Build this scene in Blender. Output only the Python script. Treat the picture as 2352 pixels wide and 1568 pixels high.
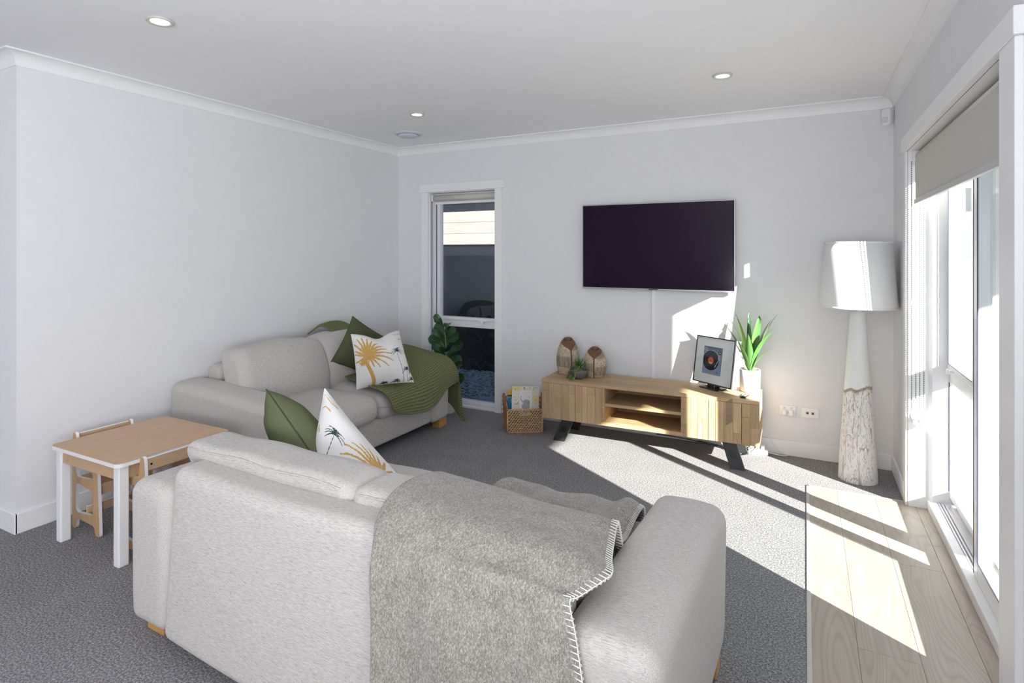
import bpy, bmesh, math, random
import numpy as np
from mathutils import Vector, Matrix
random.seed(7)
SC = bpy.context.scene
COL = SC.collection
for o in list(bpy.data.objects): bpy.data.objects.remove(o)
PI = math.pi
# ------------------------------------------------------------------ camera, world, lights
cam = bpy.data.cameras.new('camera'); camo = bpy.data.objects.new('camera', cam); COL.objects.link(camo)
F_PX = 1305.0; YAW = math.atan(674/1305.)
cam.sensor_width = 36; cam.lens = F_PX/2352*36; cam.shift_y = -(784-581)/2352; cam.clip_start = .03
camo.location = (0, 0, 1.386); camo.rotation_euler = (PI/2, 0, YAW)
SC.camera = camo
SC.view_settings.view_transform = 'Standard'; SC.view_settings.look = 'None'
SC.view_settings.gamma = 1; SC.view_settings.use_curve_mapping = False
SC.view_settings.exposure = 0.16
SC.cycles.max_bounces = 10; SC.cycles.diffuse_bounces = 6; SC.cycles.transparent_max_bounces = 16
SC.cycles.use_denoising = True; SC.cycles.sample_clamp_indirect = 6; SC.cycles.caustics_reflective = False
W = bpy.data.worlds.new('sky'); SC.world = W; W.use_nodes = True
wn = W.node_tree; bg = wn.nodes['Background']; bg.inputs[0].default_value = (.74, .86, 1, 1); bg.inputs[1].default_value = 1.6
def light(name, kind, loc, energy, color=(1, 1, 1), rot=None, size=None, direction=None):
    l = bpy.data.lights.new(name, kind); l.energy = energy; l.color = color
    if size: l.shape = 'RECTANGLE'; l.size, l.size_y = size
    o = bpy.data.objects.new(name, l); COL.objects.link(o); o.location = loc
    if direction: o.rotation_euler = Vector(direction).to_track_quat('-Z', 'Y').to_euler()
    return o
sun = light('sun', 'SUN', (4, -3, 5), 25.0, (1.0, .955, .88), direction=(-.831, .556, -.43)); sun.data.angle = .009
light('rear_fill_light', 'AREA', (-.35, -3.35, 1.35), 60, (.93, .95, 1), size=(1.5, 2.0), direction=(-.35, 1, 1.3))  # added fill behind the camera, no window modelled here
light('rear_fill_light', 'AREA', (-5.7, -3.35, 1.35), 14, (.93, .95, 1), size=(2.2, 2.0), direction=(.5, 1, 1.3))  # weaker added fill, far left of the rear wall
light('side_fill_light', 'AREA', (.46, -.9, 1.35), 150, (.92, .945, 1), size=(2.6, 1.9), direction=(-1, .2, 1.0))  # added fill beside the camera, brightens left wall and ceiling
light('hall_fill_light', 'AREA', (-6.8, -1.0, 1.35), 8, (.86, .92, 1), size=(3.2, 2.0), direction=(1, .1, .5))  # faint added fill from the unseen hall side

# ------------------------------------------------------------------ mesh helpers
class MB:
    def __init__(s): s.v = []; s.f = []; s.m = []
    def add(s, v, f, M=None, mi=0):
        b = len(s.v)
        for p in v:
            p = Vector(p)
            s.v.append(tuple(M @ p) if M is not None else tuple(p))
        for q in f: s.f.append(tuple(i+b for i in q)); s.m.append(mi)
        return s
    def box(s, x0, x1, y0, y1, z0, z1, r=0, M=None, mi=0, seg=1):
        if r <= 0:
            v = [(x, y, z) for x in (x0, x1) for y in (y0, y1) for z in (z0, z1)]
            f = [(0, 1, 3, 2), (4, 6, 7, 5), (0, 4, 5, 1), (2, 3, 7, 6), (0, 2, 6, 4), (1, 5, 7, 3)]
            return s.add(v, f, M, mi)
        v, f = rbox(((x0+x1)/2, (y0+y1)/2, (z0+z1)/2), (x1-x0, y1-y0, z1-z0), r, seg, (1, 1, 1))
        return s.add(v, f, M, mi)
    def tube(s, pts, r, n=8, cap=True, mi=0, M=None):
        pts = [Vector(p) for p in pts]; b = []; k = len(pts)
        rr = r if isinstance(r, (list, tuple)) else [r]*k
        up = None
        V = []
        for i, p in enumerate(pts):
            t = (pts[min(i+1, k-1)]-pts[max(i-1, 0)])
            t = t.normalized() if t.length > 1e-9 else Vector((0, 0, 1))
            if up is None:
                a = Vector((0, 0, 1)) if abs(t.z) < .9 else Vector((1, 0, 0))
                up = t.cross(a).normalized()
            up = (up-t*up.dot(t)).normalized(); w = t.cross(up)
            for j in range(n):
                an = 2*PI*j/n; V.append(p+(up*math.cos(an)+w*math.sin(an))*rr[i])
        Fc = [(i*n+j, i*n+(j+1) % n, (i+1)*n+(j+1) % n, (i+1)*n+j) for i in range(k-1) for j in range(n)]
        if cap: Fc += [tuple(range(n))[::-1], tuple(range((k-1)*n, k*n))]
        return s.add(V, Fc, M, mi)
    def lathe(s, prof, n=48, c=(0, 0, 0), M=None, mi=0, cap0=False, cap1=False):
        V = [(c[0]+r*math.cos(2*PI*j/n), c[1]+r*math.sin(2*PI*j/n), c[2]+z) for r, z in prof for j in range(n)]
        k = len(prof)
        Fc = [(i*n+j, i*n+(j+1) % n, (i+1)*n+(j+1) % n, (i+1)*n+j) for i in range(k-1) for j in range(n)]
        if cap0: Fc.append(tuple(range(n))[::-1])
        if cap1: Fc.append(tuple(range((k-1)*n, k*n)))
        return s.add(V, Fc, M, mi)
    def blob(s, c, rad, n=6, m=4, M=None, mi=0):
        V = []; 
        for i in range(1, m):
            a = PI*i/m
            for j in range(n):
                b = 2*PI*j/n; V.append((math.sin(a)*math.cos(b), math.sin(a)*math.sin(b), math.cos(a)))
        V += [(0, 0, 1), (0, 0, -1)]
        Fc = [(i*n+j, (i+1)*n+j, (i+1)*n+(j+1) % n, i*n+(j+1) % n) for i in range(m-2) for j in range(n)]
        T, B = len(V)-2, len(V)-1
        Fc += [(T, j, (j+1) % n) for j in range(n)]+[(B, (m-2)*n+(j+1) % n, (m-2)*n+j) for j in range(n)]
        V = [(x*rad[0], y*rad[1], z*rad[2]) for x, y, z in V]
        if M is None: V = [(x+c[0], y+c[1], z+c[2]) for x, y, z in V]
        else: M = Matrix.Translation(c) @ M
        return s.add(V, Fc, M, mi)
def rbox(c, size, r, seg=4, n=(6, 6, 6), fn=None):
    ax = []
    for k in range(3):
        h = size[k]/2; rr = min(r, h*.999)
        a = [-h+rr*i/seg for i in range(seg)]
        a += [(-h+rr)+(2*(h-rr))*i/n[k] for i in range(n[k]+1)]
        a += [h-rr+rr*(i+1)/seg for i in range(seg)]
        ax.append(a)
    h = [s/2 for s in size]; idx = {}; V = []; Fc = []
    def vert(i, j, k):
        key = (i, j, k)
        if key in idx: return idx[key]
        p = Vector((ax[0][i], ax[1][j], ax[2][k]))
        q = Vector([max(-h[t]+min(r, h[t]*.999), min(h[t]-min(r, h[t]*.999), p[t])) for t in range(3)])
        d = p-q
        if d.length > 1e-9: p = q+d.normalized()*r
        if fn: p = Vector(fn(p, h))
        V.append((p.x+c[0], p.y+c[1], p.z+c[2])); idx[key] = len(V)-1
        return idx[key]
    N = [len(a)-1 for a in ax]
    for i in range(N[0]):
        for j in range(N[1]):
            Fc.append((vert(i, j, 0), vert(i, j+1, 0), vert(i+1, j+1, 0), vert(i+1, j, 0)))
            Fc.append((vert(i, j, N[2]), vert(i+1, j, N[2]), vert(i+1, j+1, N[2]), vert(i, j+1, N[2])))
    for i in range(N[0]):
        for k in range(N[2]):
            Fc.append((vert(i, 0, k), vert(i+1, 0, k), vert(i+1, 0, k+1), vert(i, 0, k+1)))
            Fc.append((vert(i, N[1], k), vert(i, N[1], k+1), vert(i+1, N[1], k+1), vert(i+1, N[1], k)))
    for j in range(N[1]):
        for k in range(N[2]):
            Fc.append((vert(0, j, k), vert(0, j, k+1), vert(0, j+1, k+1), vert(0, j+1, k)))
            Fc.append((vert(N[0], j, k), vert(N[0], j+1, k), vert(N[0], j+1, k+1), vert(N[0], j, k+1)))
    return V, Fc
ROOT = {}
def rootM(o):
    M = Matrix.Identity(4)
    while o is not None:
        M = ROOT.get(o.name, Matrix.Identity(4)) @ M; o = o.parent
    return M
def obj(name, mb, mat, parent=None, smooth=False, world=True, uv=None, col=None):
    me = bpy.data.meshes.new(name); V = mb.v
    if parent is not None and world:
        Mi = rootM(parent).inverted(); V = [tuple(Mi @ Vector(p)) for p in V]
    me.from_pydata(V, [], mb.f)
    mats = mat if isinstance(mat, (list, tuple)) else [mat]
    for m in mats: me.materials.append(m)
    if len(mats) > 1: me.polygons.foreach_set('material_index', mb.m)
    if smooth: me.polygons.foreach_set('use_smooth', [True]*len(me.polygons))
    if uv is not None:
        L = me.uv_layers.new(name='UVMap'); vi = np.empty(len(me.loops), dtype=np.int32); me.loops.foreach_get('vertex_index', vi)
        L.data.foreach_set('uv', np.asarray(uv, dtype=np.float32)[vi].ravel())
    if col is not None:
        a = me.color_attributes.new('print', 'FLOAT_COLOR', 'POINT'); c = np.ones((len(V), 4), dtype=np.float32); c[:, :3] = col
        a.data.foreach_set('color', c.ravel())
    me.update(); me.validate()
    o = bpy.data.objects.new(name, me); COL.objects.link(o)
    if parent is not None: o.parent = parent
    return o
def tag(o, label, cat, group=None):
    o['label'] = label; o['category'] = cat
    if group: o['group'] = group
    return o
def thing(name, label, cat, loc=(0, 0, 0), rz=0, group=None):
    o = bpy.data.objects.new(name, None); COL.objects.link(o); o.empty_display_size = .1
    o.location = loc; o.rotation_euler = (0, 0, rz)
    ROOT[o.name] = Matrix.Translation(loc) @ Matrix.Rotation(rz, 4, 'Z')
    return tag(o, label, cat, group)
def struct(name, mb, mat, parent=None, **k):
    o = obj(name, mb, mat, parent, **k)
    if parent is None: o['kind'] = 'structure'
    return o
def sroot(name, loc=(0, 0, 0)):
    o = bpy.data.objects.new(name, None); COL.objects.link(o); o.location = loc; ROOT[o.name] = Matrix.Translation(loc); o['kind'] = 'structure'; return o
def bez(p0, p1, p2, n=10):
    p0, p1, p2 = Vector(p0), Vector(p1), Vector(p2)
    return [p0*(1-t)**2+p1*2*t*(1-t)+p2*t*t for t in [i/n for i in range(n+1)]]
# numpy value noise
def vnoise(x, y, seed=0, per=None):
    rs = np.random.RandomState(seed); T = rs.rand(256, 256)
    xi = np.floor(x).astype(int); yi = np.floor(y).astype(int); fx = x-xi; fy = y-yi
    fx = fx*fx*(3-2*fx); fy = fy*fy*(3-2*fy)
    def g(a, b):
        if per: a = a % per
        return T[a % 256, b % 256]
    return (g(xi, yi)*(1-fx)+g(xi+1, yi)*fx)*(1-fy)+(g(xi, yi+1)*(1-fx)+g(xi+1, yi+1)*fx)*fy

# ------------------------------------------------------------------ materials
def newmat(name):
    m = bpy.data.materials.new(name); m.use_nodes = True; nt = m.node_tree; return m, nt, nt.nodes['Principled BSDF']
def lk(nt, a, b): nt.links.new(a, b)
def nd(nt, t, **k):
    n = nt.nodes.new(t)
    for a, b in k.items(): setattr(n, a, b)
    return n
def mapping(nt, scale, coord='Object', rot=(0, 0, 0)):
    tc = nd(nt, 'ShaderNodeTexCoord'); mp = nd(nt, 'ShaderNodeMapping'); mp.inputs['Scale'].default_value = scale; mp.inputs['Rotation'].default_value = rot
    lk(nt, tc.outputs[coord], mp.inputs[0]); return mp.outputs[0]
def ramp(nt, fac, stops):
    r = nd(nt, 'ShaderNodeValToRGB'); e = r.color_ramp.elements
    while len(e) < len(stops): e.new(.5)
    for i, (p, c) in enumerate(stops): e[i].position = p; e[i].color = (*c, 1)
    lk(nt, fac, r.inputs[0]); return r.outputs[0]
def noise(nt, vec, scale, detail=2, rough=.5, dist=0):
    n = nd(nt, 'ShaderNodeTexNoise'); n.inputs['Scale'].default_value = scale; n.inputs['Detail'].default_value = detail
    n.inputs['Roughness'].default_value = rough; n.inputs['Distortion'].default_value = dist
    if vec is not None: lk(nt, vec, n.inputs['Vector'])
    return n.outputs['Fac']
def bump(nt, p, h, strength, dist=.002):
    b = nd(nt, 'ShaderNodeBump'); b.inputs['Strength'].default_value = strength; b.inputs['Distance'].default_value = dist
    lk(nt, h, b.inputs['Height']); lk(nt, b.outputs[0], p.inputs['Normal'])
def mix(nt, fac, a, b, typ='MIX'):
    m = nd(nt, 'ShaderNodeMix', data_type='RGBA', blend_type=typ)
    for s, v in ((m.inputs[0], fac), (m.inputs[6], a), (m.inputs[7], b)):
        if hasattr(v, 'links') or hasattr(v, 'is_linked'): lk(nt, v, s)
        else: s.default_value = v if not isinstance(v, tuple) else (*v, 1)
    return m.outputs[2]
def plain(name, c, rough=.5, spec=.5, metal=0, nz=0, emit=None):
    m, nt, p = newmat(name); p.inputs['Base Color'].default_value = (*c, 1); p.inputs['Roughness'].default_value = rough
    p.inputs['Specular IOR Level'].default_value = spec; p.inputs['Metallic'].default_value = metal
    v = mapping(nt, (1, 1, 1))
    f = noise(nt, v, 14, 2)
    a = tuple(x*.985 for x in c); lk(nt, ramp(nt, f, [(.35, a), (.65, c)]), p.inputs['Base Color'])
    if nz: bump(nt, p, noise(nt, v, nz, 2), .15, .001)
    if emit: p.inputs['Emission Color'].default_value = (*c, 1); p.inputs['Emission Strength'].default_value = emit
    return m
M_wall = plain('wall_paint', (.80, .80, .81), .85, .2)
M_ceil = plain('ceiling_paint', (.90, .90, .915), .9, .2)
M_trim = plain('trim_paint', (.88, .88, .885), .4, .4)
M_white = plain('white_plastic', (.86, .86, .87), .35)
M_pvc = plain('window_frame_vinyl', (.84, .84, .86), .3)
M_gasket = plain('dark_gasket', (.05, .05, .12), .5)
M_black = plain('black_metal', (.03, .031, .03), .45)
M_dark = plain('dark_plastic', (.015, .015, .017), .3)
M_screen = plain('television_glass', (.012, .002, .016), .12, .22)
M_silver = plain('silver_trim', (.5, .5, .52), .3, metal=.8)
M_chrome = plain('chrome', (.7, .7, .7), .2, metal=1)
M_blind = plain('blind_fabric', (.60, .59, .545), .9, .1, nz=900)
M_shade = plain('lamp_shade_fabric', (.86, .86, .85), .9, .1, nz=900)
M_lamp = plain('white_lamp_paint', (.80, .82, .81), .6)
M_pot = plain('white_ceramic', (.85, .84, .83), .25)
M_fence = plain('black_fence', (.006, .007, .011), .7)
M_render = plain('pale_render', (.30, .31, .32), .9)
M_greyclad = plain('grey_cladding', (.22, .26, .30), .7)
M_roof = plain('roof_metal', (.25, .3, .36), .5)
M_paver = plain('concrete_paver', (.10, .14, .2), .8)
M_patio = plain('patio_concrete', (.33, .33, .33), .9)
M_soil = plain('potting_pebbles', (.45, .36, .26), .9)
M_mat = plain('picture_mount', (.80, .80, .80), .8)
M_frame = plain('black_frame', (.02, .02, .022), .4)
M_frameside = plain('grey_frame_side', (.14, .14, .145), .35)
M_led = plain('downlight_glow', (1, .86, .62), .5, emit=9)
M_vent = plain('vent_plastic', (.66, .66, .74), .5)
M_stone = None
def glass(name, tint, f0, gl=(1, 1, 1)):
    m, nt, p = newmat(name); nt.nodes.remove(p); out = nt.nodes['Material Output']
    g = nd(nt, 'ShaderNodeNewGeometry'); dt = nd(nt, 'ShaderNodeVectorMath', operation='DOT_PRODUCT')
    lk(nt, g.outputs['Normal'], dt.inputs[0]); lk(nt, g.outputs['Incoming'], dt.inputs[1])
    def mt(op, a, b=None):
        n = nd(nt, 'ShaderNodeMath', operation=op)
        for i, v in enumerate((a, b)):
            if v is None: continue
            if isinstance(v, (int, float)): n.inputs[i].default_value = v
            else: lk(nt, v, n.inputs[i])
        return n.outputs[0]
    x = mt('ADD', mt('MULTIPLY', mt('POWER', mt('SUBTRACT', 1.0, mt('ABSOLUTE', dt.outputs['Value'])), 5.0), 1-f0), f0)
    t = nd(nt, 'ShaderNodeBsdfTransparent'); t.inputs[0].default_value = (*tint, 1)
    gg = nd(nt, 'ShaderNodeBsdfGlossy'); gg.inputs['Roughness'].default_value = .01; gg.inputs[0].default_value = (*gl, 1)
    mx = nd(nt, 'ShaderNodeMixShader'); lk(nt, x, mx.inputs[0]); lk(nt, t.outputs[0], mx.inputs[1]); lk(nt, gg.outputs[0], mx.inputs[2]); lk(nt, mx.outputs[0], out.inputs[0])
    return m
M_glass = glass('door_glass', (.97, .985, .98), .035)
M_glass2 = glass('tinted_glass', (.62, .66, .72), .085, (.85, .9, 1))
def wood(name, c1, c2, scale=(3, 40, 40), nsc=1.0, rough=.5, dist=1.5, spec=.3, bstr=.12, rnd=.18, contrast=(.3, .7)):
    m, nt, p = newmat(name); p.inputs['Roughness'].default_value = rough; p.inputs['Specular IOR Level'].default_value = spec
    v = mapping(nt, scale); oi = nd(nt, 'ShaderNodeObjectInfo')
    add = nd(nt, 'ShaderNodeVectorMath', operation='ADD'); lk(nt, v, add.inputs[0])
    sc = nd(nt, 'ShaderNodeMath', operation='MULTIPLY'); lk(nt, oi.outputs['Random'], sc.inputs[0]); sc.inputs[1].default_value = 57
    lk(nt, sc.outputs[0], add.inputs[1])
    f = noise(nt, add.outputs[0], nsc, 4, .6, dist)
    cc = ramp(nt, f, [(contrast[0], c1), (contrast[1], c2)])
    fr = noise(nt, add.outputs[0], nsc*6, 2, .6)
    cc = mix(nt, .25, cc, ramp(nt, fr, [(.3, tuple(x*.8 for x in c1)), (.7, c2)]))
    if rnd:
        mr = nd(nt, 'ShaderNodeMapRange'); lk(nt, oi.outputs['Random'], mr.inputs[0]); mr.inputs[3].default_value = 1-rnd; mr.inputs[4].default_value = 1+rnd*.35
        h = nd(nt, 'ShaderNodeHueSaturation'); lk(nt, mr.outputs[0], h.inputs['Value']); lk(nt, cc, h.inputs['Color']); cc = h.outputs[0]
    lk(nt, cc, p.inputs['Base Color']); bump(nt, p, f, bstr, .001); return m
M_oakV = wood('oak_vertical', (.46, .295, .155), (.62, .445, .265), (42, 42, 3), rnd=.22)
M_oakH = wood('oak_lengthwise', (.45, .285, .145), (.60, .425, .245), (3, 42, 42), rnd=.16)
M_ply = wood('beech_laminate', (.56, .37, .22), (.63, .43, .27), (22, 2.5, 22), rnd=.04, bstr=.03)
M_plyV = wood('beech_laminate_upright', (.50, .31, .16), (.58, .38, .21), (22, 22, 2.5), rnd=.05, bstr=.03)
M_legwood = wood('orange_pine', (.55, .27, .08), (.66, .36, .13), (3, 30, 30), rnd=.05)
M_cedar = wood('cedar_board', (.60, .43, .32), (.80, .64, .51), (2, 25, 25), rnd=.08, dist=2.5)
# vinyl plank: broad swirly grain
def vinyl():
    m, nt, p = newmat('vinyl_plank'); p.inputs['Roughness'].default_value = .42; p.inputs['Specular IOR Level'].default_value = .35
    v = mapping(nt, (7.5, 1.1, 1)); oi = nd(nt, 'ShaderNodeObjectInfo')
    add = nd(nt, 'ShaderNodeVectorMath', operation='ADD'); lk(nt, v, add.inputs[0])
    sc = nd(nt, 'ShaderNodeMath', operation='MULTIPLY'); lk(nt, oi.outputs['Random'], sc.inputs[0]); sc.inputs[1].default_value = 91
    lk(nt, sc.outputs[0], add.inputs[1])
    f = noise(nt, add.outputs[0], .8, 1.2, .5, .5)
    w = nd(nt, 'ShaderNodeMath', operation='MULTIPLY'); lk(nt, f, w.inputs[0]); w.inputs[1].default_value = 130
    s = nd(nt, 'ShaderNodeMath', operation='SINE'); lk(nt, w.outputs[0], s.inputs[0])
    mr = nd(nt, 'ShaderNodeMapRange'); lk(nt, s.outputs[0], mr.inputs[0]); mr.inputs[1].default_value = -1
    base = ramp(nt, noise(nt, add.outputs[0], 1.3, 3, .6), [(.3, (.385, .325, .265)), (.7, (.50, .44, .375))])
    v2 = mapping(nt, (90, 5, 1)); fine = noise(nt, v2, 2, 3, .6)
    gr = mix(nt, ramp(nt, mr.outputs[0], [(0, (.36, .36, .36)), (.3, (.12, .12, .12)), (.7, (0, 0, 0))]), base, (.27, .22, .175))
    gr = mix(nt, ramp(nt, fine, [(.35, (.35, .35, .35)), (.65, (0, 0, 0))]), gr, (.36, .305, .25))
    lk(nt, gr, p.inputs['Base Color']); bump(nt, p, fine, .06, .001); return m
M_vinyl = vinyl()
def carpet():
    m, nt, p = newmat('carpet_pile'); p.inputs['Roughness'].default_value = .95; p.inputs['Specular IOR Level'].default_value = .1
    v = mapping(nt, (1, 1, 1)); f = noise(nt, v, 130, 6, .88); g = noise(nt, v, 5, 2)
    c = ramp(nt, f, [(.36, (.06, .059, .063)), (.48, (.18, .176, .185)), (.60, (.52, .51, .515))])
    c = mix(nt, .12, c, ramp(nt, g, [(.35, (.08, .08, .085)), (.65, (.22, .215, .22))]))
    lk(nt, c, p.inputs['Base Color']); bump(nt, p, f, .12, .003); return m
M_carpet = carpet()
def sofa_fabric():
    m, nt, p = newmat('sofa_weave'); p.inputs['Roughness'].default_value = .95; p.inputs['Specular IOR Level'].default_value = .1
    v = mapping(nt, (50, 850, 850)); f = noise(nt, v, 1.0, 2, .6)
    v2 = mapping(nt, (700, 300, 300)); f2 = noise(nt, v2, 1.0, 1, .5)
    c = ramp(nt, f, [(.28, (.27, .25, .23)), (.46, (.49, .46, .43)), (.62, (.62, .585, .555))])
    c = mix(nt, .22, c, ramp(nt, f2, [(.35, (.38, .35, .33)), (.6, (.72, .69, .66))]))
    lk(nt, c, p.inputs['Base Color']); bump(nt, p, f, .22, .0015)
    p.inputs['Sheen Weight'].default_value = .15; return m
M_sofa = sofa_fabric()
def cloth(name, c1, c2, sc=300, bs=.3, wrinkle=0):
    m, nt, p = newmat(name); p.inputs['Roughness'].default_value = .95; p.inputs['Specular IOR Level'].default_value = .1
    v = mapping(nt, (1, 1, 1)); f = noise(nt, v, sc, 2, .6); lk(nt, ramp(nt, f, [(.35, c1), (.65, c2)]), p.inputs['Base Color'])
    if wrinkle:
        g = noise(nt, v, wrinkle, 2, .5); a = nd(nt, 'ShaderNodeMath', operation='ADD'); s = nd(nt, 'ShaderNodeMath', operation='MULTIPLY'); s.inputs[1].default_value = .06
        lk(nt, f, s.inputs[0]); lk(nt, s.outputs[0], a.inputs[0]); lk(nt, g, a.inputs[1]); bump(nt, p, a.outputs[0], bs, .02)
    else: bump(nt, p, f, bs, .001)
    return m
M_green = cloth('olive_linen', (.11, .13, .065), (.155, .18, .095), 350, .25, 9)
M_greenD = cloth('dark_olive_linen', (.075, .085, .043), (.10, .11, .06), 350, .25, 9)
M_piping = plain('olive_piping', (.05, .065, .03), .9)
def marl():
    m, nt, p = newmat('marled_wool'); p.inputs['Roughness'].default_value = 1; p.inputs['Specular IOR Level'].default_value = .05
    v = mapping(nt, (260, 170, 150)); f = noise(nt, v, 1, 3, .75, .8); g = noise(nt, mapping(nt, (1, 1, 1)), 22, 2)
    c = ramp(nt, f, [(.33, (.16, .147, .12)), (.5, (.30, .283, .245)), (.66, (.56, .545, .51))])
    c = mix(nt, .25, c, ramp(nt, g, [(.35, (.15, .135, .105)), (.65, (.33, .31, .265))]))
    lk(nt, c, p.inputs['Base Color']); bump(nt, p, f, .5, .003); p.inputs['Sheen Weight'].default_value = .3; return m
M_marl = marl()
def waffle():
    m, nt, p = newmat('waffle_knit'); p.inputs['Roughness'].default_value = .95; p.inputs['Specular IOR Level'].default_value = .1
    tc = nd(nt, 'ShaderNodeTexCoord'); sp = nd(nt, 'ShaderNodeSeparateXYZ'); lk(nt, tc.outputs['UV'], sp.inputs[0])
    o = []
    for i in (0, 1):
        a = nd(nt, 'ShaderNodeMath', operation='MULTIPLY'); a.inputs[1].default_value = 2*PI/.017; lk(nt, sp.outputs[i], a.inputs[0])
        s = nd(nt, 'ShaderNodeMath', operation='SINE'); lk(nt, a.outputs[0], s.inputs[0]); o.append(s.outputs[0])
    mx = nd(nt, 'ShaderNodeMath', operation='MAXIMUM'); lk(nt, o[0], mx.inputs[0]); lk(nt, o[1], mx.inputs[1])
    mr = nd(nt, 'ShaderNodeMapRange'); lk(nt, mx.outputs[0], mr.inputs[0]); mr.inputs[1].default_value = -1
    lk(nt, ramp(nt, mr.outputs[0], [(.2, (.085, .092, .038)), (.7, (.205, .225, .105))]), p.inputs['Base Color'])  # colour darkens with cell depth, painting shade into the hollows
    bump(nt, p, mr.outputs[0], .8, .006); return m
M_waffle = waffle()
def printed(name, rough=.8, nz=0):
    m, nt, p = newmat(name); p.inputs['Roughness'].default_value = rough; p.inputs['Specular IOR Level'].default_value = .2
    a = nd(nt, 'ShaderNodeAttribute', attribute_name='print'); lk(nt, a.outputs['Color'], p.inputs['Base Color'])
    if nz: bump(nt, p, noise(nt, mapping(nt, (1, 1, 1)), nz, 2), .3, .004)
    return m
M_print = printed('printed_cotton', .9, 25); M_paper = printed('printed_paper', .6); M_glaze = printed('etched_ceramic', .55, 300); M_bark = printed('whitewashed_bark', .8, 220)
def leafmat(name, c1, c2, rough=.35, vein=False):
    m, nt, p = newmat(name); p.inputs['Roughness'].default_value = rough
    tc = nd(nt, 'ShaderNodeTexCoord'); sp = nd(nt, 'ShaderNodeSeparateXYZ'); lk(nt, tc.outputs['UV'], sp.inputs[0])
    if vein:
        ab = nd(nt, 'ShaderNodeMath', operation='ABSOLUTE'); s0 = nd(nt, 'ShaderNodeMath', operation='SUBTRACT'); s0.inputs[1].default_value = .5
        lk(nt, sp.outputs[0], s0.inputs[0]); lk(nt, s0.outputs[0], ab.inputs[0])
        md = ramp(nt, ab.outputs[0], [(.0, (1, 1, 1)), (.05, (0, 0, 0))])
        a1 = nd(nt, 'ShaderNodeMath', operation='MULTIPLY_ADD'); lk(nt, ab.outputs[0], a1.inputs[0]); a1.inputs[1].default_value = -.9; lk(nt, sp.outputs[1], a1.inputs[2])
        a2 = nd(nt, 'ShaderNodeMath', operation='MULTIPLY'); lk(nt, a1.outputs[0], a2.inputs[0]); a2.inputs[1].default_value = 40
        a3 = nd(nt, 'ShaderNodeMath', operation='SINE'); lk(nt, a2.outputs[0], a3.inputs[0])
        vs = ramp(nt, a3.outputs[0], [(.82, (0, 0, 0)), (1, (.5, .5, .5))])
        mm = mix(nt, 1.0, md, vs, 'ADD'); lk(nt, mix(nt, mm, c1, c2), p.inputs['Base Color'])
    else:
        n = noise(nt, mapping(nt, (30, 2, 1), 'UV'), 1, 2)
        cc = ramp(nt, n, [(.35, c1), (.65, c2)]); lk(nt, cc, p.inputs['Base Color'])
    p.inputs['Subsurface Weight'].default_value = 0; return m
M_fig = leafmat('fig_leaf', (.012, .055, .018), (.07, .15, .05), .3, True)
M_yucca = leafmat('yucca_leaf', (.05, .15, .035), (.12, .27, .07), .35)
M_yuccaB = leafmat('yucca_leaf_bright', (.17, .31, .05), (.30, .45, .12), .35)
M_yuccaD = leafmat('yucca_leaf_dark', (.02, .085, .025), (.045, .15, .045), .35)
M_succ = leafmat('succulent_green', (.03, .10, .02), (.07, .20, .03), .4)
M_succL = leafmat('succulent_lime', (.13, .28, .03), (.24, .42, .06), .4)
M_succG = leafmat('succulent_greyblue', (.10, .15, .14), (.2, .26, .25), .5)
M_stem = plain('plant_stem', (.20, .22, .06), .6)
M_bowl = plain('grey_stone_bowl', (.14, .13, .135), .9, nz=120)
M_gravel = wood('dark_gravel', (.02, .035, .055), (.24, .33, .42), (60, 60, 60), rnd=0)
M_weave = wood('woven_hyacinth', (.36, .20, .09), (.80, .56, .32), (60, 60, 60), rnd=0)
M_weaveR = wood('woven_hyacinth_red', (.22, .09, .045), (.45, .22, .12), (60, 60, 60), rnd=0)
M_stitch = plain('white_yarn', (.80, .79, .75), .9)
M_book = plain('book_pages', (.75, .72, .65), .8)

# ------------------------------------------------------------------ room shell
BW, LW, RW, CH = 4.335, -3.465, .5, 2.38   # back, left and right wall faces, ceiling
m = MB(); m.box(-7.2, .012, -3.7, 4.5, -.1, 0); m.box(.012, .74, 3.815, 4.5, -.1, 0); struct('floor', m, M_carpet)
vf = sroot('floor', (0, 0, 0)); m = MB(); m.box(.012, .62, -3.7, 3.815, -.1, -.006); struct('screed', m, M_patio, vf)
rows = [(.014, .163, [1.55, 2.85]), (.163, .35, [1.05, 2.331, 3.0]), (.35, .535, [1.6, 3.05]), (.535, .60, [2.1, 3.31])]
for x0, x1, js in rows:
    ys = [-3.6]+js+[3.813]
    for a, b in zip(ys[:-1], ys[1:]):
        cx, cy = (x0+x1)/2, (a+b)/2
        m = MB(); m.box(x0+.0004, x1-.0004, a+.0004, b-.0004, -.006, 0, .0008)
        o = struct('plank', m, M_vinyl, vf)
m = MB(); m.box(.004, .02, -3.6, 3.823, -.004, .004, .002); m.box(.004, .5, 3.809, 3.823, -.004, .004, .002); struct('trim_1', m, plain('threshold_trim', (.55, .52, .48), .5))
m = MB(); m.box(-7.2, .74, -3.7, 4.5, CH, CH+.12); struct('ceiling', m, M_ceil)
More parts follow.
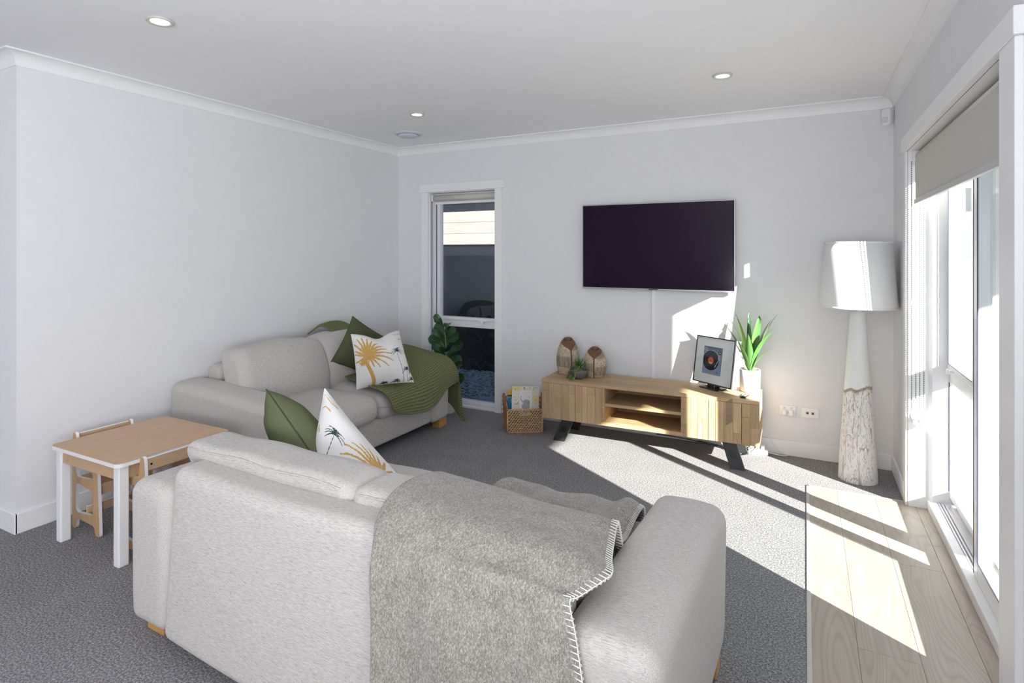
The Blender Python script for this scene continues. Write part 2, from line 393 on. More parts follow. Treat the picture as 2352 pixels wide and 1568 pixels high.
# back wall with window opening
wx0, wx1, wz1 = -3.105, -2.40, 1.945
m = MB(); m.box(-3.465, wx0, BW, 4.50, 0, CH); m.box(wx1, .74, BW, 4.50, 0, CH); m.box(wx0, wx1, BW, 4.50, wz1, CH); struct('wall_back', m, M_wall)
m = MB(); m.box(-3.64, LW, 1.371, 4.5, 0, CH); struct('wall_left', m, M_wall)
m = MB(); m.box(-7.2, LW-.175, 1.371, 1.54, 0, CH); struct('wall_hall', m, M_wall)
m = MB(); m.box(-7.2, .74, -3.7, -3.55, 0, CH); m.box(-7.2, -7.05, -3.55, 1.371, 0, CH); struct('wall_rear', m, M_wall)
dy0, dy1, dz1 = 2.036, 3.77, 1.948
m = MB(); m.box(RW, .74, dy1, 4.335, 0, CH); m.box(RW, .74, -3.55, dy0, 0, CH); m.box(RW, .74, dy0, dy1, dz1, CH); struct('wall_right', m, M_wall)
# baseboards
def base(name, x0, x1, y0, y1):
    m = MB(); m.box(x0, x1, y0, y1, 0, .1, .003); struct(name, m, M_trim)
base('baseboard_back', -2.33, .487, BW-.013, BW); base('baseboard_left', LW, LW+.013, 1.36, BW)
base('baseboard_right', RW-.013, RW, 3.84, BW); base('baseboard_hall', -7.0, LW+.013, 1.358, 1.371)
base('baseboard_corner', LW+.013, -3.185, BW-.013, BW)
# cove cornice
def cornice(name, p0, p1, nrm, e0=0, e1=0):
    p0, p1, nrm = Vector(p0), Vector(p1), Vector(nrm); d = (p1-p0).normalized(); A = .055
    prof = [(0, -.068), (.006, -.068), (.008, -.058)]
    for i in range(9):
        a = PI/2*i/8; prof.append((.008+.050*(1-math.cos(a)), -.058+.050*math.sin(a)))
    prof += [(.068, -.008), (.068, 0), (0, 0)]
    V = []; k = len(prof)
    for base_, e in ((p0, e0), (p1, e1)):
        for a, z in prof: V.append(base_+nrm*a+d*(a*e)+Vector((0, 0, CH+z)))
    Fc = [(i, (i+1) % k, k+(i+1) % k, k+i) for i in range(k)]+[tuple(range(k))[::-1], tuple(range(k, 2*k))]
    m = MB(); m.add(V, Fc); struct(name, m, M_trim)
cornice('cornice_left', (LW, 1.371, 0), (LW, BW, 0), (1, 0, 0), -1, -1)
cornice('cornice_back', (LW, BW, 0), (RW, BW, 0), (0, -1, 0), 1, -1)
cornice('cornice_right', (RW, BW, 0), (RW, -3.5, 0), (-1, 0, 0), 1, 0)
cornice('cornice_hall', (-7, 1.371, 0), (LW, 1.371, 0), (0, -1, 0), 0, 1)

# ------------------------------------------------------------------ back window (window_1)
w1 = sroot('window_1', (-2.75, BW, 0))
m = MB(); m.box(-3.18, wx0, BW-.02, BW, 0, wz1+.002, .003); struct('architrave', m, M_trim, w1)
m = MB(); m.box(wx1, -2.335, BW-.02, BW, 0, wz1+.002, .003); struct('architrave', m, M_trim, w1)
m = MB(); m.box(-3.195, -2.315, BW-.026, BW, wz1+.002, 2.022, .003); struct('head_trim', m, M_trim, w1)
fy0, fy1 = 4.41, 4.47
m = MB(); m.box(wx0, wx0+.006, BW, 4.5, 0, wz1); m.box(wx1-.004, wx1, BW, 4.5, 0, wz1); m.box(wx0, wx1, BW, 4.5, wz1-.004, wz1); m.box(wx0, wx1, BW, 4.5, -.02, .012); struct('reveal', m, M_trim, w1)
m = MB()
for a, b, c, d in ((wx0+.006, wx0+.05, .012, 1.94), (wx1-.025, wx1-.004, .012, 1.94), (wx0+.05, wx1-.025, .012, .045), (wx0+.05, wx1-.025, 1.90, 1.94), (wx0+.05, wx1-.025, .71, .775)):
    m.box(a, b, fy0, fy1, c, d, .004)
struct('window_frame', m, M_pvc, w1)
m = MB()
for a, b, c, d in ((wx0+.05, wx0+.075, .775, 1.90), (wx1-.038, wx1-.02, .775, 1.90), (wx0+.075, wx1-.038, .775, .80), (wx0+.075, wx1-.038, 1.875, 1.90)):
    m.box(a, b, fy0-.012, fy1-.01, c, d, .003)
m2 = MB(); m2.box(-3.0, -2.56, fy0-.006, fy0, .7755, .7785)
sash = struct('awning_sash', m, M_pvc, w1); struct('shadow_gap', m2, M_gasket, sash)
m = MB(); m.box(-2.60, -2.53, fy0-.03, fy0-.008, .772, .782, .003); m.box(-2.575, -2.555, fy0-.035, fy0-.01, .755, .782, .003); struct('latch', m, M_white, w1)
m = MB(); m.box(wx0+.03, wx0+.036, fy0-.004, fy0-.001, .02, 1.9); m.box(wx0+.0, wx0+.012, BW+.03, BW+.034, .02, 1.9); struct('gasket', m, M_gasket, w1)
m = MB(); m.box(wx0+.07, wx1-.03, 4.44, 4.444, .79, 1.88); struct('pane', m, M_glass2, w1)
m = MB(); m.box(wx0+.045, wx1-.02, 4.44, 4.444, .04, .715); struct('pane', m, M_glass2, w1)
bl = thing('roller_blind', 'small beige roller blind rolled up at the top of the narrow window', 'blind', (-2.75, 4.38, 1.87))
m = MB(); m.tube([(wx0+.03, 4.375, 1.895), (wx1-.02, 4.375, 1.895)], .026, 20); obj('roll', m, M_blind, bl, True)
m = MB(); m.box(wx0+.03, wx1-.02, 4.395, 4.3975, 1.862, 1.90); obj('fabric', m, M_blind, bl)
m = MB(); m.box(wx0+.03, wx1-.02, 4.388, 4.402, 1.838, 1.862, .004); obj('bottom_bar', m, M_white, bl)
m = MB(); m.box(wx0+.012, wx0+.03, 4.35, 4.40, 1.865, 1.925, .006); obj('bracket', m, M_white, bl)

# outside the back window
nf = sroot('neighbour_fence', (-3.4, 5.95, 0))
m = MB(); m.box(-6.5, -1.0, 5.98, 6.05, -.2, 1.49); struct('fence_panel', m, M_fence, nf)
for i in range(3):
    m = MB(); m.box(-6.5, -1.0, 5.95, 5.98, 1.49+i*.137, 1.49+i*.137+.133, .003); struct('board', m, M_cedar, nf)
m = MB(); m.box(-6.5, -1.0, 5.97, 6.05, 1.905, 3.0); struct('dark_wall', m, M_fence, nf)
m = MB(); m.box(-6.5, .74, 4.5, 6.0, -.25, -.06); struct('side_yard_ground', m, M_gravel)
m = MB(); rr = random.Random(3)
for i in range(2600):
    x = rr.uniform(-3.9, -2.3); y = rr.uniform(4.75, 5.95)
    if x-y*.62 > -5.62: continue
    s = rr.uniform(.010, .024); Mr = Matrix.Rotation(rr.uniform(0, 6), 4, 'Z') @ Matrix.Rotation(rr.uniform(-.5, .5), 4, 'X')
    m.blob((x, y, -.055+rr.uniform(0, .012)), (s*1.3, s, s*.6), 5, 3, M=Mr)
g = obj('gravel', m, M_gravel); tag(g, 'dark blue-grey gravel on the ground outside the narrow window', 'gravel'); g['kind'] = 'stuff'
m = MB(); m.add([(-2.95, 4.55, -.05), (-1.9, 4.55, -.05), (-1.9, 5.6, -.05), (-2.22, 5.6, -.05)]+[(-2.95, 4.55, -.02), (-1.9, 4.55, -.02), (-1.9, 5.6, -.02), (-2.22, 5.6, -.02)], [(0, 3, 2, 1), (4, 5, 6, 7), (0, 1, 5, 4), (1, 2, 6, 5), (2, 3, 7, 6), (3, 0, 4, 7)])
tag(obj('paving_slab', m, M_paver), 'smooth slate-blue paving slab outside the narrow window', 'paver')

# ------------------------------------------------------------------ sliding door (door_1) in the right wall
d1 = sroot('door_1', (.62, 2.9, 0))
m = MB(); m.box(RW-.012, RW, dy1, 3.84, 0, dz1, .003); struct('architrave', m, M_trim, d1)
m = MB(); m.box(RW-.02, RW, dy0-.135, dy0, 0, dz1, .003); struct('architrave', m, M_trim, d1)
m = MB(); m.box(RW-.026, RW, dy0-.15, 3.825, dz1, 2.022, .003); struct('head_trim', m, M_trim, d1)
m = MB(); m.box(RW, .592, dy1-.003, dy1+.02, .0, dz1); m.box(RW, .592, dy0-.02, dy0+.003, 0, dz1); m.box(RW, .63, dy0, dy1, dz1-.003, dz1+.02)
struct('reveal', m, M_trim, d1)
m = MB(); pl = [(.590, 3.767), (.606, 3.748), (.74, 3.748), (.74, 3.79), (.590, 3.79)]
m.add([(x, y, .05) for x, y in pl]+[(x, y, dz1) for x, y in pl], [tuple(range(5)), tuple(range(5, 10))[::-1]]+[(i, 5+i, 5+(i+1) % 5, (i+1) % 5) for i in range(5)])
m.box(.592, .74, 2.02, 2.075, .05, dz1); m.box(.592, .74, 2.02, 3.748, 1.90, dz1)
struct('outer_frame', m, M_pvc, d1)
m = MB(); m.box(.586, .627, 2.0, 3.768, 0, .05, .003); struct('sill_nosing', m, M_trim, d1)
m = MB(); m.box(.627, .745, 2.0, 3.748, 0, .036)
for x in (.6295, .6435, .6575, .680): m.box(x, x+.006, 2.0, 3.746, .036, .05)
m.box(.705, .745, 2.0, 3.746, .036, .088, .002); struct('track', m, M_pvc, d1)
m = MB()
for x in (.6355, .6495, .6635): m.box(x, x+.004, 2.01, 3.74, .0362, .0385)
struct('track_groove', m, M_gasket, d1)
# fixed sidelight frame with mid rail
m = MB(); m.box(.675, .735, 3.09, 3.216, .088, 1.90, .004); m.box(.68, .735, 3.216, 3.748, .088, .12, .003); m.box(.68, .735, 3.216, 3.748, .702, .772, .004)
struct('sidelight_frame', m, M_pvc, d1)
m = MB()
for a, b, c, d in ((3.216, 3.243, .775, 1.90), (3.722, 3.746, .775, 1.9), (3.243, 3.722, .775, .802), (3.243, 3.722, 1.87, 1.9)): m.box(.670, .725, a, b, c, d, .003)
sash = struct('awning_sash', m, M_pvc, d1)
m = MB(); m.box(.668, .671, 3.718, 3.722, .80, 1.88); m.box(.668, .671, 3.243, 3.72, .802, .805); m.box(.677, .681, 3.744, 3.749, .78, 1.9); m.box(.677, .680, 3.26, 3.70, .7725, .7755); m.box(.677, .681, 3.744, 3.749, .12, .70); struct('gasket', m, M_gasket, sash)
m = MB(); m.box(.655, .673, 3.60, 3.68, .773, .785, .003); m.box(.647, .665, 3.63, 3.65, .762, .785, .003); struct('latch', m, M_white, d1)
m = MB(); m.box(.703, .707, 3.238, 3.726, .80, 1.875); struct('pane', m, M_glass, d1)
m = MB(); m.box(.703, .707, 3.21, 3.747, .115, .71); struct('pane', m, M_glass, d1)
m = MB(); m.box(.715, .719, 2.075, 3.095, .085, 1.9); struct('pane', m, M_glass, d1)
sd = struct('sliding_panel', MB().box(.620, .668, 2.911, 2.975, .05, 1.90, .004).box(.620, .668, 2.076, 2.190, .05, 1.90, .004).box(.620, .668, 2.190, 2.911, .05, .130, .004).box(.620, .668, 2.190, 2.911, 1.82, 1.90, .004), M_pvc, d1)
m = MB(); m.box(.617, .620, 2.904, 2.911, .13, 1.83); m.box(.6185, .620, 2.19, 2.911, .126, .1295); m.box(.619, .633, 2.975, 2.979, .06, 1.88); struct('gasket', m, M_gasket, sd)
m = MB(); m.box(.642, .646, 2.186, 2.915, .12, 1.825); struct('pane', m, M_glass, sd)

# roller blind on the door
rb = thing('roller_blind', 'long pale beige roller blind half lowered over the sliding glass door', 'blind', (.55, 2.86, 1.65))
m = MB(); m.tube([(.556, 2.05, 1.905), (.556, 3.735, 1.905)], .028, 24); obj('roll', m, M_blind, rb, True)
m = MB(); m.box(.5285, .531, 2.06, 3.725, 1.675, 1.905); obj('fabric', m, M_blind, rb)
m = MB(); m.box(.521, .538, 2.058, 3.727, 1.650, 1.676, .003); obj('bottom_bar', m, plain('blind_bar', (.55, .55, .55), .4), rb)
m = MB(); m.box(.522, .537, 3.725, 3.742, 1.648, 1.678, .004); obj('bar_end_cap', m, M_white, rb)
for y in (3.742, 2.043):
    m = MB(); m.box(.52, .59, y-.005, y+.012, 1.86, 1.944, .003); obj('bracket', m, M_white, rb)
m = MB()
for x, zb in ((.512, .53), (.530, .50), (.548, .53), (.566, .5)):
    z = 1.88 if x != .512 else 1.88
    n = int((z-zb)/.0115)
    for i in range(n): m.blob((x, 3.735-.01*(x-.5)*2, z-i*.0115), (.0033, .0033, .0048), 5, 4)
    m.tube([(x, 3.735-.01*(x-.5)*2, z), (x, 3.735-.01*(x-.5)*2, zb)], .0011, 4)
ch = obj('bead_chain', m, plain('grey_bead_chain', (.22, .22, .23), .4), rb); ch['kind'] = 'stuff'
for x, z, y in ((.521, .50, 3.735), (.557, .485, 3.73)):
    m = MB(); m.lathe([(0, -.008), (.017, -.008), (.02, 0), (.017, .008), (0, .008)], 20, M=Matrix.Translation((x, y, z)) @ Matrix.Rotation(PI/2, 4, 'X')); m.box(x-.006, x+.006, y-.008, y+.03, z-.04, z-.01, .003)
    obj('chain_tensioner', m, M_white, rb, True)
m = MB(); m.box(.504, .520, 3.725, 3.745, 1.10, 1.125, .005); obj('chain_joiner', m, M_white, rb)

# outside the door: added sun-blocking slab (unseen), paving, fence, neighbour's house
m = MB(); pl = [(.74, -4.5), (3.14, -4.5), (3.14, 3.76-.67*3.14), (.9, 3.76-.67*.9), (.74, 3.1)]
m.add([(x, y, 2.45) for x, y in pl]+[(x, y, 2.6) for x, y in pl], [tuple(range(5))[::-1], tuple(range(5, 10))]+[(i, (i+1) % 5, 5+(i+1) % 5, 5+i) for i in range(5)]); struct('sun_blocker', m, M_render)  # added out of view, outline cut to shape the sun patches
m = MB(); m.box(.745, 9, -6, 14, -.25, -.06); struct('patio_slab', m, M_patio)
m = MB(); m.box(.9, 9, 8.0, 8.12, -.1, 1.32, .01); struct('garden_wall', m, M_render)
nh = sroot('neighbour_house', (3, 10.5, 0))
m = MB(); m.box(-1, 9, 10.4, 14, -.1, 2.35); struct('house_wall', m, M_greyclad, nh)
m = MB(); m.box(-1.3, 9.3, 10.0, 10.06, 2.3, 2.48); struct('fascia', m, M_trim, nh)
m = MB(); m.add([(-1.3, 9.98, 2.48), (9.3, 9.98, 2.48), (9.3, 13, 4.1), (-1.3, 13, 4.1), (-1.3, 9.98, 2.44), (9.3, 9.98, 2.44), (9.3, 13, 2.44), (-1.3, 13, 2.44)], [(0, 1, 2, 3), (4, 7, 6, 5), (0, 4, 5, 1), (1, 5, 6, 2), (2, 6, 7, 3), (3, 7, 4, 0)]); struct('roof', m, M_roof, nh)

# ------------------------------------------------------------------ ceiling fittings
for i, ((x, y), lab) in enumerate((((-2.448, 1.465), 'round recessed downlight at the front left of the ceiling, nearest the camera'), ((-2.465, 3.293), 'round recessed downlight beside the ceiling air vent'), ((-.411, 3.358), 'round recessed downlight on the right, in front of the television'))):
    t = thing('downlight', lab, 'downlight', (x, y, CH-.008), group='ceiling downlights')
    m = MB(); m.lathe([(.036, .004), (.038, -.001), (.05, -.003), (.054, .002), (.052, .008), (.036, .008)], 40, (x, y, CH-.008)); obj('ring', m, plain('downlight_ring', (.62, .60, .58), .4), t, True)
    m = MB(); m.lathe([(0, .003), (.037, .003)], 32, (x, y, CH-.008)); obj('lens', m, M_led, t)
t = thing('air_vent', 'round white ceiling air vent near the back left corner', 'vent', (-2.93, 3.795, CH))
c = (-2.93, 3.795, CH)
m = MB(); m.lathe([(.082, -.012), (.095, -.020), (.118, -.010), (.124, 0), (.082, 0)], 56, c); obj('outer_ring', m, M_vent, t, True)
m = MB(); m.lathe([(0, .0), (.082, -.001)], 48, c); obj('throat', m, M_dark, t)
m = MB(); m.lathe([(0, -.034), (.070, -.032), (.084, -.022), (.084, -.018), (0, -.018)], 48, c); obj('disc', m, M_vent, t, True)
t = thing('motion_sensor', 'small white motion sensor high in the right back corner', 'sensor', (.47, 4.30, 2.19))
Mx = Matrix.Translation((.458, 4.295, 2.25)) @ Matrix.Rotation(-.7, 4, 'Z')
m = MB(); v, f = rbox((0, 0, 0), (.06, .04, .105), .015, 4, (2, 2, 2), lambda p, h: (p.x*(1-.08*(p.z < 0)), p.y, p.z)); m.add(v, f, Mx); obj('housing', m, M_white, t, True)
m = MB(); v, f = rbox((0, -.021, -.022), (.042, .012, .035), .006, 3, (1, 1, 1)); m.add(v, f, Mx); obj('lens', m, plain('frosted_lens', (.7, .7, .76), .3), t, True)

# ------------------------------------------------------------------ television
t = thing('television', 'large flat black television mounted on the back wall', 'television', (-1.01, 4.30, 1.1))
m = MB(); m.box(-1.578, -.439, 4.276, 4.300, 1.107, 1.765, .003); obj('bezel', m, M_silver, t)
m = MB(); m.box(-1.572, -.445, 4.2745, 4.2785, 1.118, 1.759); obj('screen', m, M_screen, t)
m = MB(); m.box(-1.4, -.62, 4.30, 4.333, 1.2, 1.6, .01); obj('back_housing', m, M_dark, t)
m = MB(); m.box(-1.05, -.98, 4.273, 4.279, 1.1085, 1.116); obj('badge', m, M_dark, t)
t = tag(obj('cable_cover', MB().box(-1.038, -1.012, BW-.014, BW, .10, 1.14, .003), M_trim), 'white vertical cable cover strip on the wall beneath the television', 'cable cover')
# wall plates
t = thing('power_outlet', 'white double power outlet with two plugs low on the back wall', 'outlet', (-.108, BW, .305))
m = MB(); m.box(-.160, -.056, BW-.009, BW, .270, .342, .004, seg=2); obj('plate', m, M_white, t, True)
for x in (-.128, -.085):
    m = MB(); v, f = rbox((x, BW-.028, .298), (.030, .042, .036), .012, 3, (1, 1, 1)); m.add(v, f); obj('plug', m, M_white, t, True)
    m = MB(); m.box(x-.006, x+.006, BW-.012, BW-.008, .322, .332, .001); obj('switch', m, M_vent, t)
t = thing('data_outlet', 'white wall plate with two small square data sockets', 'outlet', (.03, BW, .305))
m = MB(); m.box(-.024, .082, BW-.008, BW, .270, .340, .004, seg=2); obj('plate', m, M_white, t, True)
for x in (.012, .044):
    m = MB(); m.box(x-.008, x+.008, BW-.010, BW-.0075, .298, .314); s = obj('socket', m, plain('socket_grey', (.3, .3, .32), .5), t)
    m = MB(); m.box(x-.005, x+.005, BW-.0106, BW-.0095, .3, .309); obj('contact', m, M_dark, s)

# ------------------------------------------------------------------ sofas
def make_sofa(name, label, L, loc, rz, dz=0, dx=0, dc=0):
    t = thing(name, label, 'sofa', (0, 0, 0), 0)
    aw = .235; D = .90; h2 = L/2
    inner = h2-aw
    mb = MB(); v, f = rbox((0, .47, .165), (2*inner+.04, .80, .20), .03, 3, (8, 4, 2)); mb.add(v, f); obj('base', mb, M_sofa, t, True)
    for s in (-1, 1):
        def fn(p, h):
            y = (p.y+h[1])/(2*h[1]); z = p.z
            if z > 0: z -= (.055-.8*dz)*max(0, y-.25)/.75*(z/h[2]); z += .012*(1-(p.x/h[0])**2)*(z > h[2]*.8)
            x = p.x*(1+.02*math.sin(p.z*9))
            if p.z < -h[2]*.8: x *= .96
            return (x, p.y, z)
        mb = MB(); v, f = rbox((s*(h2-aw/2), D/2, .325-.4*dz), (aw, D, .53-.8*dz), .05, 6, (4, 12, 8), fn); mb.add(v, f); obj('arm', mb, M_sofa, t, True)
    def fb(p, h): return (p.x, p.y+.02*(p.z/h[2]) - .008*(1-(p.x/h[0])**2)*(p.y < 0), p.z+.006*math.sin(p.x*5))
    mb = MB(); v, f = rbox((0, .075, .365-dz*.4), (2*inner+.01, .14, .61-dz*.8), .042, 6, (12, 3, 8), fb); mb.add(v, f); obj('back_frame', mb, M_sofa, t, True)
    cw = inner
    rs = random.Random(int(L*100))
    for s in (-1, 1):
        ph = rs.uniform(0, 6)
        def fs(p, h):
            q = (1-(p.x/h[0])**2)*(1-(p.y/h[1])**2)
            z = p.z+(.030*q if p.z > 0 else 0)
            y = p.y+(.03*(1-(p.x/h[0])**2)*(1-(p.z/h[2])**2*.6) if p.y > 0 else 0)
            return (p.x, y, z+.004*math.sin(p.x*14+ph)*math.cos(p.y*9) - .02*max(0, p.y/h[1])**2*(p.z > 0))
        mb = MB(); v, f = rbox((s*cw/2, .555, .345), (cw+.004, .72, .185), .065, 6, (12, 12, 4), fs); mb.add(v, f)
        obj('seat_cushion', mb, M_sofa, t, True)
        def fc(p, h):
            zz = (p.z+h[2])/(2*h[2])
            y = p.y*(1.0+.0*zz)-.10*(zz-.2)+.03*math.sin(zz*3)
            q = (1-(p.x/h[0])**2)
            y += (.035*q*math.sin(PI*min(1, zz)) if p.y > 0 else 0)
            z = p.z+(.022 if not dc else .003)*q*(p.z > 0)-(.035*((p.x/h[0]+1)/2)*(p.z > 0) if (s > 0 and dx) else 0)+.004*math.sin(p.x*18+ph)*(p.z > 0)
            x = p.x*(1+.05*math.sin(zz*PI))
            return (x, y, z)
        mb = MB(); v, f = rbox((s*(cw/2+.012+((dx/2) if s < 0 else -.01 if dx else 0)), .345-dc*.9, .583-dc), (cw+.045+(dx if s < 0 else -.02 if dx else 0), .22, .385-dc*.6), .062, 7, (14, 5, 10), fc); mb.add(v, f)
        c_ = obj('back_cushion', mb, M_sofa, t, True)
        # piping loop near the rear top edge
        sz = (cw+.045+(dx if s < 0 else -.02 if dx else 0), .22, .385-dc*.6); h = [q/2 for q in sz]
        cc_ = (s*(cw/2+.012+((dx/2) if s < 0 else -.01 if dx else 0)), .345-dc*.9, .583-dc); k_ = .062*.29; pts = []
        raw = [(-h[0]+k_, -h[1]+k_, -h[2]*.6+i*.04) for i in range(int((h[2]*1.6-.07)/.04))]
        raw += [(-h[0]+.055+(2*h[0]-.11)*i/30, -h[1]+.018, h[2]-.018) for i in range(31)]
        raw += [(h[0]-k_, -h[1]+k_, h[2]-.07-i*.04) for i in range(int((h[2]*1.6-.07)/.04))]
        for p in raw:
            q = fc(Vector(p), h); pts.append((q[0]+cc_[0], q[1]+cc_[1]-.0005, q[2]+cc_[2]))
        mb = MB(); mb.tube(pts, .0035, 6); obj('piping', mb, M_sofa, c_, True)
    for sx in (-1, 1):
        for y in (.06, .80):
            mb = MB(); mb.box(sx*(h2-.07)-.05, sx*(h2-.07)+.05, y-.0, y+.075, 0, .066, .004); obj('foot', mb, M_legwood, t)
    t.location = loc; t.rotation_euler = (0, 0, rz)
    return t
make_sofa('sofa', 'pale woven fabric sofa in the foreground seen from behind', 1.93, (-1.222, 1.165, 0), math.radians(-1.5), .035, .08, .066)
make_sofa('sofa', 'beige woven two-seater sofa along the left wall with an olive throw on it', 1.74, (-3.45, 2.985, 0), -PI/2)

# ------------------------------------------------------------------ catmull-rom cloth patches
def crsurf(P, nu, nv):
    P = np.asarray(P, float)
    def ext(A): return np.concatenate([2*A[:1]-A[1:2], A, 2*A[-1:]-A[-2:-1]], 0)
    def cr(A, n):
        k = A.shape[0]; E = ext(A); t = np.linspace(0, k-1, n); i = np.minimum(t.astype(int), k-2); u = (t-i).reshape(-1, 1, 1)
        p0, p1, p2, p3 = E[i], E[i+1], E[i+2], E[i+3]
        return .5*(2*p1+(p2-p0)*u+(2*p0-5*p1+4*p2-p3)*u**2+(3*p1-p0-3*p2+p3)*u**3)
    A = cr(P, nu); A = cr(A.transpose(1, 0, 2), nv).transpose(1, 0, 2)
    return A
def cloth_obj(name, P, nu, nv, mat, parent, thick, disp=None, uvs=True):
    A = crsurf(P, nu, nv)
    if disp is not None:
        gu = np.gradient(A, axis=0); gv = np.gradient(A, axis=1); n = np.cross(gu, gv); n /= np.linalg.norm(n, axis=2, keepdims=True)+1e-9
        A = A+n*disp(nu, nv)[..., None]
    du = np.zeros((nu, nv)); du[1:] = np.cumsum(np.linalg.norm(np.diff(A, axis=0), axis=2), 0)
    dv = np.zeros((nu, nv)); dv[:, 1:] = np.cumsum(np.linalg.norm(np.diff(A, axis=1), axis=2), 1)
    du = np.repeat(du.mean(1, keepdims=True), nv, 1); dv = np.repeat(dv.mean(0, keepdims=True), nu, 0)
    m = MB(); m.v = [tuple(p) for p in A.reshape(-1, 3)]
    m.f = [(i*nv+j, i*nv+j+1, (i+1)*nv+j+1, (i+1)*nv+j) for i in range(nu-1) for j in range(nv-1)]; m.m = [0]*len(m.f)
    o = obj(name, m, mat, parent, True, uv=np.stack([du.ravel(), dv.ravel()], 1))
    s = o.modifiers.new('thickness', 'SOLIDIFY'); s.thickness = thick; s.offset = 0
    return o, A
# grey marled blanket over the near sofa
t = thing('blanket', 'grey marled wool blanket with white blanket stitch draped over the foreground sofa', 'blanket', (-.72, 1.2, .1))
cols = [0, .2, .4, .6, .78, .9, 1.0]
# each row: (xl, xr, y, z) for left/right ends, with right-end drop
rowsB = [
 (-1.03, -.53, 2.085, .34), (-1.03, -.52, 2.06, .455), (-1.04, -.51, 1.92, .492), (-1.04, -.50, 1.76, .495), (-1.04, -.50, 1.65, .515),
 (-1.05, -.475, 1.625, .60), (-1.05, -.465, 1.545, .668), (-1.05, -.455, 1.44, .698), (-1.05, -.43, 1.34, .708), (-1.04, -.405, 1.25, .698), (-1.02, -.44, 1.18, .664), (-.99, -.452, 1.142, .638),
 (-.985, -.43, 1.128, .56), (-.975, -.405, 1.120, .42), (-.97, -.395, 1.116, .28), (-.965, -.395, 1.114, .15)]
PB = []
for ri, (xl, xr, y, z) in enumerate(rowsB):
    r = []
    for c in cols:
        x = xl+(xr-xl)*c; yy, zz = y, z
        if 5 <= ri <= 10: zz -= (.035*c)*(1 if ri < 9 else .4)
        if ri in (7, 8, 9):      # tip flares over the arm
            k = max(0, (c-.78)/.22); x += .01*k; zz -= .03*k
        if ri == 5: k = max(0, (c-.7)/.3); zz -= .06*k; x -= .0*k
        if ri in (10,): k = max(0, (c-.85)/.15); zz -= .02*k
        if ri in (1, 2, 3): zz += .028*math.sin(c*15+ri*.4)*(1 if ri < 3 else .5); yy += .02*math.sin(c*11)
        if ri == 0: yy += .03*math.sin(c*15)
        if ri >= 12: yy -= .012*(1+math.sin(c*17+.6))*(ri-11)/4
        r.append((x, yy, zz))
    PB.append(r)
def dispB(nu, nv):
    U, V = np.meshgrid(np.linspace(0, 1, nu), np.linspace(0, 1, nv), indexing='ij')
    return .006*(vnoise(U*14, V*6, 3)-.5)*2+.017*np.sin(V*20+U*5+1)*np.clip((U-.72)/.28, 0, 1)**1.1*np.clip((V-.25)*1.6, 0, 1)
o, A = cloth_obj('woven_cloth', PB, 150, 90, M_marl, t, .006, dispB)
m = MB()
def stitches(edge, inner, m, step=.012, ln=.016):
    pts = [Vector(p) for p in edge]; ins = [Vector(p) for p in inner]; acc = 0
    for i in range(1, len(pts)):
        acc += (pts[i]-pts[i-1]).length
        if acc >= step:
            acc = 0; d = (ins[i]-pts[i]).normalized(); tdir = (pts[i]-pts[i-1]).normalized(); n = d.cross(tdir)
            for sg in (1,):
                m.tube([pts[i]+d*ln+n*.0045, pts[i]+n*.0055-d*.002, pts[i]-n*.0045-d*.002], .0016, 5)
                m.tube([pts[i]+d*ln-n*.0045, pts[i]-n*.0055-d*.002], .0016, 5)
    m.tube([p for p in pts[::2]], .002, 5)
A2 = crsurf(PB, 600, 90)
# re-evaluate edges on the displaced surface by interpolation
def fine(E, n=520):
    E = np.asarray(E); s = np.concatenate([[0], np.cumsum(np.linalg.norm(np.diff(E, axis=0), axis=1))]); q = np.linspace(0, s[-1], n)
    return np.stack([np.interp(q, s, E[:, k]) for k in range(3)], 1)
stitches(fine(A[:, -1]), fine(A[:, -4]), m)
s = obj('white_stitching', m, M_stitch, t, True); s['kind'] = 'stuff'

# olive waffle throw on the far sofa
t = thing('throw', 'olive green waffle-knit throw spread over the seat and far arm of the left sofa', 'throw', (-2.8, 3.5, .46))
Yc = [3.17, 3.30, 3.44, 3.58, 3.68, 3.78, 3.865, 3.885, 3.89]
# rows of (x, z per column)
RT = [
 (-3.40, [.74, .79, .79, .70, .63, .61, .585, .45, .36]),
 (-3.27, [.80, .83, .82, .72, .64, .61, .585, .44, .34]),
 (-3.14, [.74, .76, .74, .66, .63, .605, .58, .42, .33]),
 (-3.06, [.52, .54, .55, .58, .61, .60, .575, .40, .31]),
 (-2.98, [.49, .49, .50, .55, .595, .595, .57, .38, .30]),
 (-2.85, [.485, .485, .49, .53, .58, .582, .555, .36, .27]),
 (-2.72, [.475, .475, .485, .515, .56, .565, .54, .34, .23]),
 (-2.61, [.455, .455, .465, .49, .535, .54, .515, .30, .15]),
 (-2.545, [.425, .425, .43, .455, .49, .50, .47, .24, .08]),
 (-2.512, [.37, .36, .36, .385, .43, .44, .41, .20, .03]),
 (-2.500, [.30, .28, .27, .30, .36, .385, .35, .18, .015]),
 (-2.495, [.27, .235, .225, .25, .315, .345, .33, .17, .012]),
]
PT = []
for ri, (x, zs) in enumerate(RT):
    r = []
    for ci, z in enumerate(zs):
        y = Yc[ci]; xx = x
        sh = [0, 0, -.01, -.03, -.06, -.12, -.17, -.19, -.17, -.15, -.12, -.07][ri]   # left edge wanders
        y += sh*max(0, 1-ci/3.)
        if ci == 8 and ri >= 7: y += .015*math.sin(ri*1.9); xx += .03*(ri-6)/5
        if ri >= 7: xx += .022
        z += .012
        xx += .006*math.sin(ci*2.1+ri); z += .006*math.sin(ci*1.7+ri*1.3)
        r.append((xx, y, z))
    PT.append(r)
